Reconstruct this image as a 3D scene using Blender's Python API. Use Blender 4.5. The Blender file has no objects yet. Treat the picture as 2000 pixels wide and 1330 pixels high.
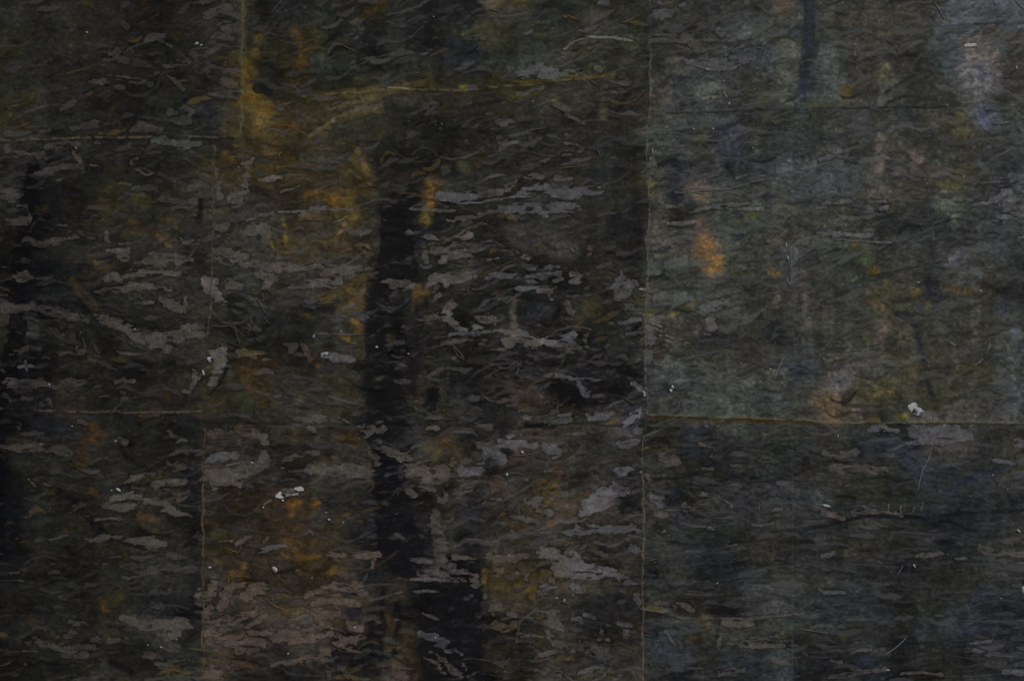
import bpy, math
import numpy as np

EXPOSURE = 0.0
BRIGHT, FLAKE_GAIN, SPEC_LIFT = 1.0, 1.14, 0.004
S = 0.0005                     # metres of wall per photograph pixel (the view is 1.0 m wide)
ZC = 1.5                       # height of the middle of the view
sc = bpy.context.scene
cam = bpy.data.objects.new('camera', bpy.data.cameras.new('camera'))
sc.collection.objects.link(cam)
cam.location = (0.0, -1.40, ZC)
cam.rotation_euler = (math.radians(90), 0, 0)
cam.data.sensor_fit = 'HORIZONTAL'
cam.data.sensor_width = 36.0
cam.data.lens = 36.0 * 1.40 / 1.0
cam.data.clip_start = 0.01
cam.data.clip_end = 200.0
sc.camera = cam

SUN_EL, SUN_AZ = 48.0, 120.0   # azimuth counted clockwise from +Y; the wall faces -Y
w = bpy.data.worlds.new('World')
sc.world = w
w.use_nodes = True
nt = w.node_tree
bg = nt.nodes['Background']
sky = nt.nodes.new('ShaderNodeTexSky')
sky.sky_type = 'NISHITA'
sky.sun_disc = False
sky.sun_elevation = math.radians(SUN_EL)
sky.sun_rotation = math.radians(SUN_AZ)
sky.air_density = 1.0
sky.dust_density = 3.0
nt.links.new(sky.outputs[0], bg.inputs[0])
bg.inputs[1].default_value = 0.06
ld = bpy.data.lights.new('sun', 'SUN')
ld.energy = 1.35
ld.angle = math.radians(12)
ld.color = (1.0, 0.95, 0.88)
sun = bpy.data.objects.new('sun', ld)
sc.collection.objects.link(sun)
el, az = math.radians(SUN_EL), math.radians(SUN_AZ)
from mathutils import Vector
dirv = Vector((math.sin(az) * math.cos(el), math.cos(az) * math.cos(el), math.sin(el)))
sun.location = dirv * 5
sun.rotation_euler = dirv.to_track_quat('Z', 'Y').to_euler()
sc.view_settings.view_transform = 'Standard'
sc.view_settings.look = 'None'
sc.view_settings.exposure = EXPOSURE
sc.view_settings.gamma = 1.0

# ------------------------------------------------------------------ raster helpers (photo pixels)
rng = np.random.default_rng(7)
STEP = 2.0
X0, X1, Y0, Y1 = -500.0, 2500.0, -350.0, 1680.0
NX, NY = int((X1 - X0) / STEP) + 1, int((Y1 - Y0) / STEP) + 1
GX, GY = np.meshgrid(np.linspace(X0, X1, NX, dtype=np.float32), np.linspace(Y0, Y1, NY, dtype=np.float32))


def lin(c):
    c = np.asarray(c, dtype=np.float32) / 255.0
    return np.where(c <= 0.04045, c / 12.92, ((c + 0.055) / 1.055) ** 2.4)


def noise_at(x, y, cx, cy, seed):
    """smooth value noise in -1..1 with cells of cx by cy pixels"""
    r = np.random.default_rng(seed)
    n, m = int((X1 - X0 + 400) / cx) + 4, int((Y1 - Y0 + 400) / cy) + 4
    t = r.uniform(-1, 1, (m, n)).astype(np.float32)
    u, v = (x - X0 + 200) / cx, (y - Y0 + 200) / cy
    u = np.clip(u, 0, n - 2.001); v = np.clip(v, 0, m - 2.001)
    i, j = u.astype(np.int32), v.astype(np.int32)
    a, b = u - i, v - j
    a = a * a * a * (a * (a * 6 - 15) + 10); b = b * b * b * (b * (b * 6 - 15) + 10)
    return (t[j, i] * (1 - a) + t[j, i + 1] * a) * (1 - b) + (t[j + 1, i] * (1 - a) + t[j + 1, i + 1] * a) * b


def fbm(x, y, cx, cy, seed, oct=4, gain=0.5):
    s, amp, tot = 0, 1.0, 0.0
    for k in range(oct):
        s = s + amp * noise_at(x, y, cx / 2 ** k, cy / 2 ** k, seed * 31 + k)
        tot += amp; amp *= gain
    return s / tot * 1.5


def samp(f, x, y):
    u = np.clip((x - X0) / STEP, 0, NX - 1.001); v = np.clip((y - Y0) / STEP, 0, NY - 1.001)
    i, j = u.astype(np.int32), v.astype(np.int32)
    a, b = u - i, v - j
    if f.ndim == 3:
        a, b = a[..., None], b[..., None]
    return (f[j, i] * (1 - a) + f[j, i + 1] * a) * (1 - b) + (f[j + 1, i] * (1 - a) + f[j + 1, i + 1] * a) * b


def sdist(x, y, pts):
    """signed distance to a stroke: a polyline whose half width changes along it (negative inside)"""
    if len(pts) == 1:
        px, py, r = pts[0]
        return np.hypot(x - px, y - py) - r
    d = np.full(x.shape, 1e9, np.float32)
    for (ax, ay, ar), (bx, by, br) in zip(pts[:-1], pts[1:]):
        dx, dy = bx - ax, by - ay
        t = np.clip(((x - ax) * dx + (y - ay) * dy) / max(dx * dx + dy * dy, 1e-6), 0, 1)
        d = np.minimum(d, np.hypot(x - ax - t * dx, y - ay - t * dy) - (ar + t * (br - ar)))
    return d


def sstep(x):
    x = np.clip(x, 0, 1)
    return x * x * (3 - 2 * x)


def parse(text):
    out = []
    for ln in text.strip().splitlines():
        ln = ln.split('#')[0].strip()
        if not ln:
            continue
        k, *p = ln.split()
        out.append((k, [tuple(float(q) for q in s.split(',')) for s in p]))
    return out
# ------------------------------------------------------------------ what is on the sheets
PAL = {'k': (17, 17, 18), 'a': (24, 24, 22), 'd': (31, 31, 27), 'e': (37, 36, 31), 'f': (45, 44, 38), 'h': (54, 52, 46),
       'i': (66, 62, 56), 'b': (28, 29, 31), 'c': (38, 40, 39), 'B': (49, 52, 51), 'C': (61, 64, 64), 'g': (34, 36, 30),
       'G': (48, 51, 44), 'H': (57, 60, 53), 'o': (43, 40, 27), 'y': (54, 48, 31), 'O': (66, 53, 30), 'r': (44, 35, 26),
       'p': (60, 56, 53), 'P': (72, 68, 66), 'v': (36, 39, 44), 'V': (56, 58, 66)}
# stain map, with the vignette's darkening on the left painted in: one letter for every 50 by 50 pixels of the photograph
STAIN_VIGNETTE = """
edeedaad dfabcboc bbbffcce gfeecchB feeefCCB
gdeedade fedeocbc bbcfccfG GfeeBBGc GffeeBCC
dddddede dyorccbc cbccBCfG fghBBBCc BffeeBPf
gedddadd dyaoggfh oddoofhf efBccGCB CfhefGPe
oedddagg cyOeoffd ddadccfe efBBcfcG GCfcfoVG
ffdeddag dyyoffed daddcdec dGBfffcB BchffyeB
dadaeddd yhyofyaa aafcdddc dHccBcCC BBheffBc
fkadogef hhdeoOfa dBccdBfc dfchGGfB BBheBHcC
dkadogof hfhffyfk bbfdccee bffhGGhG BBgecGcB
akdfeffd fhhyfyfk bfhchfec bhfhGffB GGecccBc
kkaeeffe fhhhhhhk dfhdfdec dHGhGGhf fggecCec
kkaaefff hgffhyyb yddcdcce fhGGfffh eGyeefeb
fdeaddef edcdfhak efdfbbfe cHfhhffh fghffGfB
dkddahhf fgddffyk dfdhhfbc cHoggecB fGhGfhfB
bkadaade frrdffkk edeedbbb bBBffeBv hpGyffyB
dbedddef ogofgobk ecbcekkb cfGGGGBG hoyGGhfB
kbbrddab eeffhebb eebbfhff VGgfGGff hfghhhff
eedrddab fhddefek hyebphfc feebbggc fcbbphcf
kdddedfb hhfdhhhk hfhbffef bfddccce hhfccccf
kgddffeb eorofdbk kebfhyhP bfbeccBB cgggcvcb
kgdddefa oedreobk bhcefhff cfcgcccc effebbcc
kdaddefd oddyofbk bhbhhfhb cfecbeec cfdacccf
adaadgfd hhhhohbe bbkyyyPh hbebbcGc fcbbggcc
aadaodba hhhyhhed kkkhfffc bedddfGB ccbggcvb
adddehid hhiiifad bbkadhcb ebByffGc cccbcvvc
adeddddd hefhhake afkeafcc fccdccBa bccaebcc
aadefdff peebfbfp rkkoahff hebcccBa dbcaaecc
"""
# soft stains and dark bands: colour (r,g,b), then x,y,half width along each stroke
SOFT = """
19,19,20,w 880,640,34 930,720,40 1000,740,44
18,18,19,w 1060,640,26 1160,700,44 1230,740,34
20,20,20,w 950,560,24 1100,560,26
20,19,18,w 850,420,30 960,470,24
20,19,17,w 480,1130,14 620,1140,16
22,20,18,w 560,1310,22 680,1290,24
22,20,18,w 450,1190,10 560,1270,10
82,58,28,w 482,150,16 495,215,22 520,270,22
70,75,78,w 1960,30,50 1900,40,50
58,51,35,w 500,250,40 560,240,50 640,225,40 720,230,34
60,50,33,w 470,330,34 540,340,40 640,330,44 690,330,30
58,50,34,w 600,430,40 660,470,44 690,560,34
52,48,36,w 820,180,34 920,190,34 1040,200,34
46,46,32,w 20,70,30 10,200,34
54,50,32,w 1740,600,50 1760,700,60 1840,760,50
54,48,32,w 1120,1110,30 1020,1150,40
52,42,30,w 560,1000,40 480,1100,40 620,1090,40
66,70,72,w 1930,40,60 1880,120,44 1920,220,34
60,63,60,w 1330,740,50 1440,780,50
62,58,42 476,0,6 475,60,6 474,190,6
92,62,24 478,120,5 480,180,8
92,64,24 485,190,12 505,200,15 515,215,14
84,62,30 500,105,8 505,112,5
86,62,32 490,130,6 500,140,6
80,58,26 478,205,8 470,205,7
84,66,38 500,215,16 510,235,12 505,255,9
75,60,28 505,78,10 515,76,7
64,42,20 572,65,8 590,75,9 595,100,9 590,130,9
58,40,20 575,165,12 595,160,10
70,46,22 560,245,10 575,245,8
54,42,22 690,50,6 720,25,7 750,2,8
22,22,20,h 525,175,13 500,175,8
26,24,22 520,130,14 545,160,12
80,70,30 605,195,5
70,62,40 620,190,6 680,183,8 740,176,8 800,172,7
80,74,56 600,268,3 640,242,4 660,230,5 690,220,6 720,216,5 745,207,3
74,68,46 640,215,5 700,196,6 760,184,5
70,62,40 660,240,4 700,226,5 745,218,4
60,58,47 945,55,14 955,75,22
72,64,46 960,5,12 1000,4,12 1020,2,9
58,57,54 1160,35,18 1190,55,16
30,33,38 880,100,20 920,115,22
70,62,34 905,70,3 925,60,3 945,48,4
84,66,26 965,152,3 990,156,4 1020,161,3 1060,158,3 1100,150,3 1150,148,3 1200,147,3
66,62,26 1000,192,3 1040,184,3 1065,172,3
96,78,36 900,172,5 912,170,4
72,66,56 1075,190,6 1090,205,6 1110,218,4
66,66,48 1180,220,9 1178,228,8
28,27,25 1120,240,10 1105,245,10
26,25,24 1228,175,5 1215,205,6 1208,215,5
68,70,66 1370,180,16 1400,178,18
36,39,44,h 1578,-60,12 1578,60,12 1575,110,11
36,40,45,h 1570,130,11 1568,150,9
42,48,58,h 1565,165,12 1562,212,13
70,72,64 1540,100,18 1535,160,20 1545,200,14
66,72,70 1615,110,18 1620,160,18 1610,185,16
92,77,58,s 1532,6,14 1526,20,9
72,66,32 1530,80,6
72,62,32 1560,90,5
70,64,34 1495,190,6 1500,200,6
72,66,34 1495,232,7 1505,230,5
44,50,50 1266,-60,4 1268,60,4 1270,110,4
50,49,43 1760,60,45 1720,90,40
52,50,42 1690,50,40
30,31,32 1680,120,3 1705,116,3 1740,115,4 1770,110,4 1790,112,4 1795,125,5 1780,150,4 1760,162,4 1745,170,3 1728,182,3
44,42,40 1750,135,14 1765,130,10
66,70,74 1900,20,40 1950,40,40 1850,70,20 1840,85,18
92,84,78 1885,85,14 1910,90,20 1925,105,20 1905,110,20
82,80,80 1890,140,20 1915,150,18 1905,170,20 1910,190,14
62,64,76 1910,130,8
62,64,76 1915,150,7
66,68,82 1920,220,13 1925,235,13
42,40,36 1975,75,20 1985,100,20
46,46,46 1965,140,8 1965,180,8
72,56,34 1940,64,7 1925,66,5
84,64,28 1650,180,8 1655,178,8
70,62,30 1645,200,7
78,72,46 1730,130,8 1722,150,10
70,60,24 1870,225,6 1870,240,6
70,66,30 1550,208,4 1600,206,5 1620,207,4
52,46,26 200,380,8 205,400,11 210,420,11
54,48,27 265,385,9 280,390,11 285,400,9
54,44,26 255,430,6 270,445,9 290,450,9 310,460,6
76,56,30 157,452,3 165,460,3
76,56,30 185,505,4 190,515,4
76,58,34 310,460,4 330,480,3 342,490,3
78,58,34 343,440,3 348,445,2
27,21,18 392,392,4 394,405,5 388,432,4
14,14,15,h 65,330,14 60,380,15 50,430,16 48,480,18 38,540,16
14,14,15,h 35,560,16 45,600,8
14,14,15,h 35,620,16 35,660,16 20,700,20 20,770,20
11,12,15 2,800,14 2,900,12 0,1000,11 0,1080,9
90,62,28 648,388,11 660,402,10
88,69,38 680,386,9 685,405,12 688,422,10
78,52,26 620,375,7 600,380,6
70,58,28 545,325,7 570,320,9 560,310,7
72,58,28 520,335,5 510,345,5
74,60,34 440,300,7 455,310,7 475,315,7
84,76,46 690,310,9 705,320,11 712,330,9
84,66,44 715,335,6 700,295,6
58,56,46 600,310,9 640,312,12 660,315,9
96,72,36 553,430,3 558,450,4 562,470,3 562,480,2
78,68,42 527,445,3 530,470,4 540,488,3
88,66,48 672,440,5 665,455,5
72,58,46 640,480,7 665,480,7 680,482,6
78,60,48 660,470,5
74,58,30 708,455,6 700,452,4
21,21,22,h 776,430,34 778,515,38 740,560,24 730,640,18 734,700,20 752,760,34 752,830,38
26,25,26,h 825,590,12 815,640,14 812,700,14 805,760,10
19,19,21,h 738,880,12 758,930,28 765,990,36 780,1050,42 790,1090,34
20,20,22,h 878,1150,62 878,1210,62 882,1340,58
20,20,22,h 748,1150,6 748,1200,6 745,1280,6
19,19,21,h 778,1180,7 772,1270,6
20,20,23,h 722,1200,7 722,1250,6
46,40,27 760,1200,9 765,1260,11
48,42,30 800,1230,12 800,1280,11
28,26,20 980,1290,30 1010,1310,30
110,82,44,s 840,360,9 838,380,12 838,395,13 836,404,10
88,66,48 845,352,8 860,358,7
98,73,36 836,415,11 834,428,10
64,64,48 900,325,8 912,330,7
62,62,50 870,332,8
92,66,34 995,420,6 1005,428,5
60,58,58 1010,460,18 1040,470,22 1080,480,22 1110,490,16
92,80,64,s 1362,360,14 1368,378,18 1368,392,10
66,62,60 1365,345,16
92,70,44,s 1364,440,8 1372,455,11 1380,475,15 1384,495,20 1388,510,21 1390,528,14
104,79,46,s 1382,490,10 1388,508,15 1390,518,12
86,72,58 1362,430,5 1368,450,7
32,34,38 1420,310,9 1425,330,8
34,36,40 1495,385,7 1505,380,5
34,36,40 1315,385,9 1325,388,8
32,33,36 1340,400,5 1350,395,5
33,31,28 1320,425,15 1340,420,10
34,36,38 1440,455,9 1445,465,8
33,36,40 1520,495,8 1520,500,8
34,36,40 1497,478,4
70,64,28 1370,272,7 1355,276,5
70,64,30 1470,420,9 1480,415,8
68,64,30 1560,400,5
68,62,30 1270,378,6
66,60,32 1275,365,8
44,46,54 1420,270,30 1440,290,20
42,45,50 1310,320,14 1330,340,12
92,62,24 1505,530,7 1515,532,7
84,62,34 1395,533,5
82,62,40 1570,535,8
80,74,66 1718,270,7 1718,300,8 1718,340,6
70,66,60 1710,360,9 1715,370,9
78,66,58 1785,300,9 1795,310,8
72,62,56 1785,330,8
92,74,54 1747,340,5
86,56,26 1896,285,5
76,64,28 1840,362,7 1865,361,7 1875,360,5
62,56,36 1870,338,12 1890,335,10
68,72,62 1845,388,14 1862,400,18 1850,416,18 1838,405,14
84,60,24 1670,480,6 1680,483,5
76,58,26 1660,478,4
74,55,22 1708,528,8 1700,528,6
50,56,40 1690,505,14 1680,500,10
70,68,72 1875,500,13 1860,510,10
34,36,36 1740,320,8
34,36,36 1765,325,8
34,36,36 1730,440,18 1790,440,18 1840,450,18
32,35,36 1720,415,10
54,38,26 140,550,6 160,575,9 180,595,9 188,605,6
48,36,24 180,700,5
54,40,27 325,772,6
18,17,16 165,598,3 185,615,3
17,17,19 203,780,7
19,19,19 455,700,7 448,705,5 440,725,3 425,750,3 412,770,3
100,68,26 692,625,7 700,640,7 698,650,5
94,68,28 668,655,5 680,665,5
80,58,34 625,712,5
66,60,26 595,615,6 602,618,5
76,63,42 700,545,13 710,560,13 700,575,11
92,68,30 685,565,5
78,64,40 640,540,9
80,62,36 705,595,9 690,600,8
22,22,24 590,600,6 620,602,7 650,605,6
20,20,21 500,650,6 510,645,5 535,625,6
24,24,22 455,640,20 430,640,12
26,26,24 548,640,3 548,690,3
62,41,26 480,735,12 490,755,12 490,765,9
44,46,32 455,760,12 480,790,14
60,56,44 590,770,18 640,790,26 690,790,18
36,37,41,s 1055,602,14 1066,605,15 1050,614,10
19,19,20 1090,590,5 1092,605,5 1085,620,5
20,20,20 1095,565,9 1115,568,9
78,72,58 1005,590,5 1003,625,6 1000,650,8
62,51,43,s 1020,765,10 1026,782,16
64,50,40 1010,775,10
52,46,42 1040,760,12 1060,780,18
17,17,18,h 1085,748,10 1110,765,16 1140,778,20 1185,772,16 1215,755,10
18,18,19,h 850,760,10 840,790,12
17,17,18,h 1180,710,8 1225,722,10 1250,740,8
18,18,19,h 900,625,14 910,645,10
17,17,18,h 1000,700,6 1060,708,9 1120,706,7
19,19,20,h 1030,830,6 1080,832,8
26,26,28 1000,700,28 1080,700,36 1160,720,28
84,62,30 820,575,8 812,565,9 815,585,7
66,52,30 1125,640,8 1135,620,6
72,54,36 822,780,6
60,54,34 1150,600,16
15,15,16 1250,635,5 1235,645,4
72,64,40 1264,532,4 1264,620,4
104,74,24 1268,612,4 1285,610,3 1300,608,2
98,70,26 1308,617,3 1325,612,2
80,58,26 1330,600,4 1350,593,4 1365,588,3
30,31,31 1380,665,16 1420,660,16
29,31,32 1515,640,14 1520,660,14 1500,640,10
36,41,50 1545,695,8 1550,715,9 1545,740,8
25,27,31 1305,755,6 1300,752,4
34,33,34 1320,785,12 1325,795,8
82,72,54 1515,565,5 1517,585,6 1515,600,5
92,74,50 1572,570,5 1575,595,4 1573,615,3
86,68,44 1568,560,7
44,38,28 1290,680,14 1285,690,10
30,32,36 1810,550,10 1815,570,14 1830,580,12
30,32,35 1750,615,5 1775,620,8 1788,632,7 1793,660,5 1798,690,5 1805,710,4
31,33,36 1808,730,4 1815,760,5 1820,775,4
30,36,32 1660,555,3 1690,547,3 1720,540,4 1740,535,4
44,60,38 1672,542,6
80,60,26 1785,570,7 1780,575,6
74,56,26 1850,562,5 1870,566,5 1890,568,5
74,56,28 1732,555,6
78,58,32 1700,592,6 1720,600,5 1735,610,5
70,66,32 1745,600,5 1770,600,5
70,68,48 1850,600,8 1845,605,8
66,66,48 1810,598,8
66,66,46 1780,645,7 1765,655,9
76,66,46 1720,650,13 1730,640,9
74,68,32 1690,660,6
68,66,42 1725,690,9 1735,695,6
86,64,50 1885,685,6
64,58,32 1880,715,8
62,54,32 1760,710,8 1750,708,6
68,60,30 1720,745,6 1740,750,5 1760,740,5
78,62,30 1715,768,6 1740,766,9
70,68,69 1645,735,15 1638,752,18 1625,765,14
88,72,52,s 1612,785,20 1634,790,20 1622,806,20
92,72,48 1668,795,9 1672,808,9
30,30,28 1660,770,8 1650,785,8
70,76,82 1980,645,8 1985,655,8
40,46,54 1990,680,8
50,55,58 1955,600,15
96,78,28 1755,815,6 1770,812,5
84,80,78 1805,815,9 1825,818,8
60,39,22 180,830,7 188,842,8 182,855,6
66,45,22 182,958,7 190,968,6
48,34,24 172,865,5
74,54,36 275,1005,6 295,1012,6 310,1015,5
58,56,44 285,1025,7 305,1035,7
20,20,19 290,1045,6 275,1035,8
20,20,20 240,880,4 265,900,5 300,920,4
19,19,19 110,950,4 140,975,4 170,1005,6 195,1030,8 205,1045,8
78,51,28 565,985,8 580,980,8
84,53,22 610,985,6 622,980,6
78,50,26 570,1000,6
64,52,34 680,850,13 690,860,10
26,24,20 560,910,6 600,895,6 620,895,4
25,23,19 575,920,14 570,930,12
30,27,20 500,960,20 450,960,20 480,990,24 450,1000,24
17,17,19,h 720,855,8 730,870,9 750,885,8 758,905,6
72,64,38 835,870,8 850,885,8 845,880,8
58,48,26 860,870,10
40,41,46 910,990,14 920,1010,16
17,17,18 910,1050,12
84,62,30 1075,955,7 1090,958,6
74,56,30 1060,945,8
74,56,30 985,905,6
80,56,26 1045,998,6 1020,985,6
94,70,30 1008,1045,5 1005,1055,5
66,51,37 1090,910,8 1095,925,6
74,56,42 1070,1025,8 1090,1020,8
60,48,33 1020,1030,10 990,1025,8
56,46,24 1270,818,4 1400,820,4 1500,822,4 1600,826,4
74,66,38 1267,875,5 1295,880,5 1315,880,4
33,37,47 1340,880,10 1355,885,9
37,41,49 1350,850,16 1370,845,10
29,30,33 1315,970,12 1325,960,10
23,25,29 1470,930,3 1455,950,3 1440,965,4 1425,975,4
36,44,36 1420,1030,14
54,60,48 1580,1020,8
46,54,64 1575,1035,8
22,23,27,h 1560,1036,3 1600,1027,4 1640,1018,4 1690,1010,4 1740,1008,4 1800,1010,4 1860,1003,4 1930,999,3 2000,996,3
32,36,46 1845,960,5 1890,938,5 1930,920,5 1975,905,4
24,25,26 1830,1020,10
35,41,49 1800,925,16 1780,880,20
37,43,47 1690,870,20 1740,870,14
44,46,36 1670,940,10 1700,960,28 1720,980,14
66,47,24 208,1190,5 215,1193,4
44,38,24 195,1170,6
17,17,19 350,1190,10 380,1200,10
18,18,19 220,1290,5 260,1310,6
88,58,32 480,1100,5 478,1105,6
70,48,24 460,1120,9 475,1128,8
74,50,24 580,1085,7 600,1090,7 620,1085,5
78,54,28 650,1115,9 665,1112,6
60,44,24 560,1180,6
23,23,26 680,1155,8 700,1155,8
25,25,31 700,1190,9 685,1200,8
22,22,24 660,1240,8 690,1235,8
94,67,28 945,1115,6 945,1135,5
88,62,28 1015,1145,7 1030,1150,7 1045,1150,6
70,58,30 1025,1105,8 1030,1115,8
78,60,46 1040,1165,6
56,57,56 1475,1160,26 1510,1170,24 1455,1190,12
80,60,28 1350,1243,6 1345,1250,5
72,62,30 1265,1185,5 1290,1188,4
60,52,30 1530,1240,6
30,30,30 1425,1195,14 1400,1180,20
28,29,29 1260,1100,8 1275,1120,10
46,48,54 1300,1265,24 1330,1280,18
36,38,44 1549,1195,2 1549,1340,2.5
74,62,36 1885,1150,6 1880,1148,5
82,63,34 1650,1078,4 1650,1082,4
64,54,32 1645,1242,6
36,40,47 1905,1180,13 1910,1165,11
36,40,47 1890,1235,18 1920,1220,14
36,40,46 1960,1210,12
35,39,50 1690,1290,18
32,33,28 1770,1180,18 1760,1220,15
"""
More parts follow.
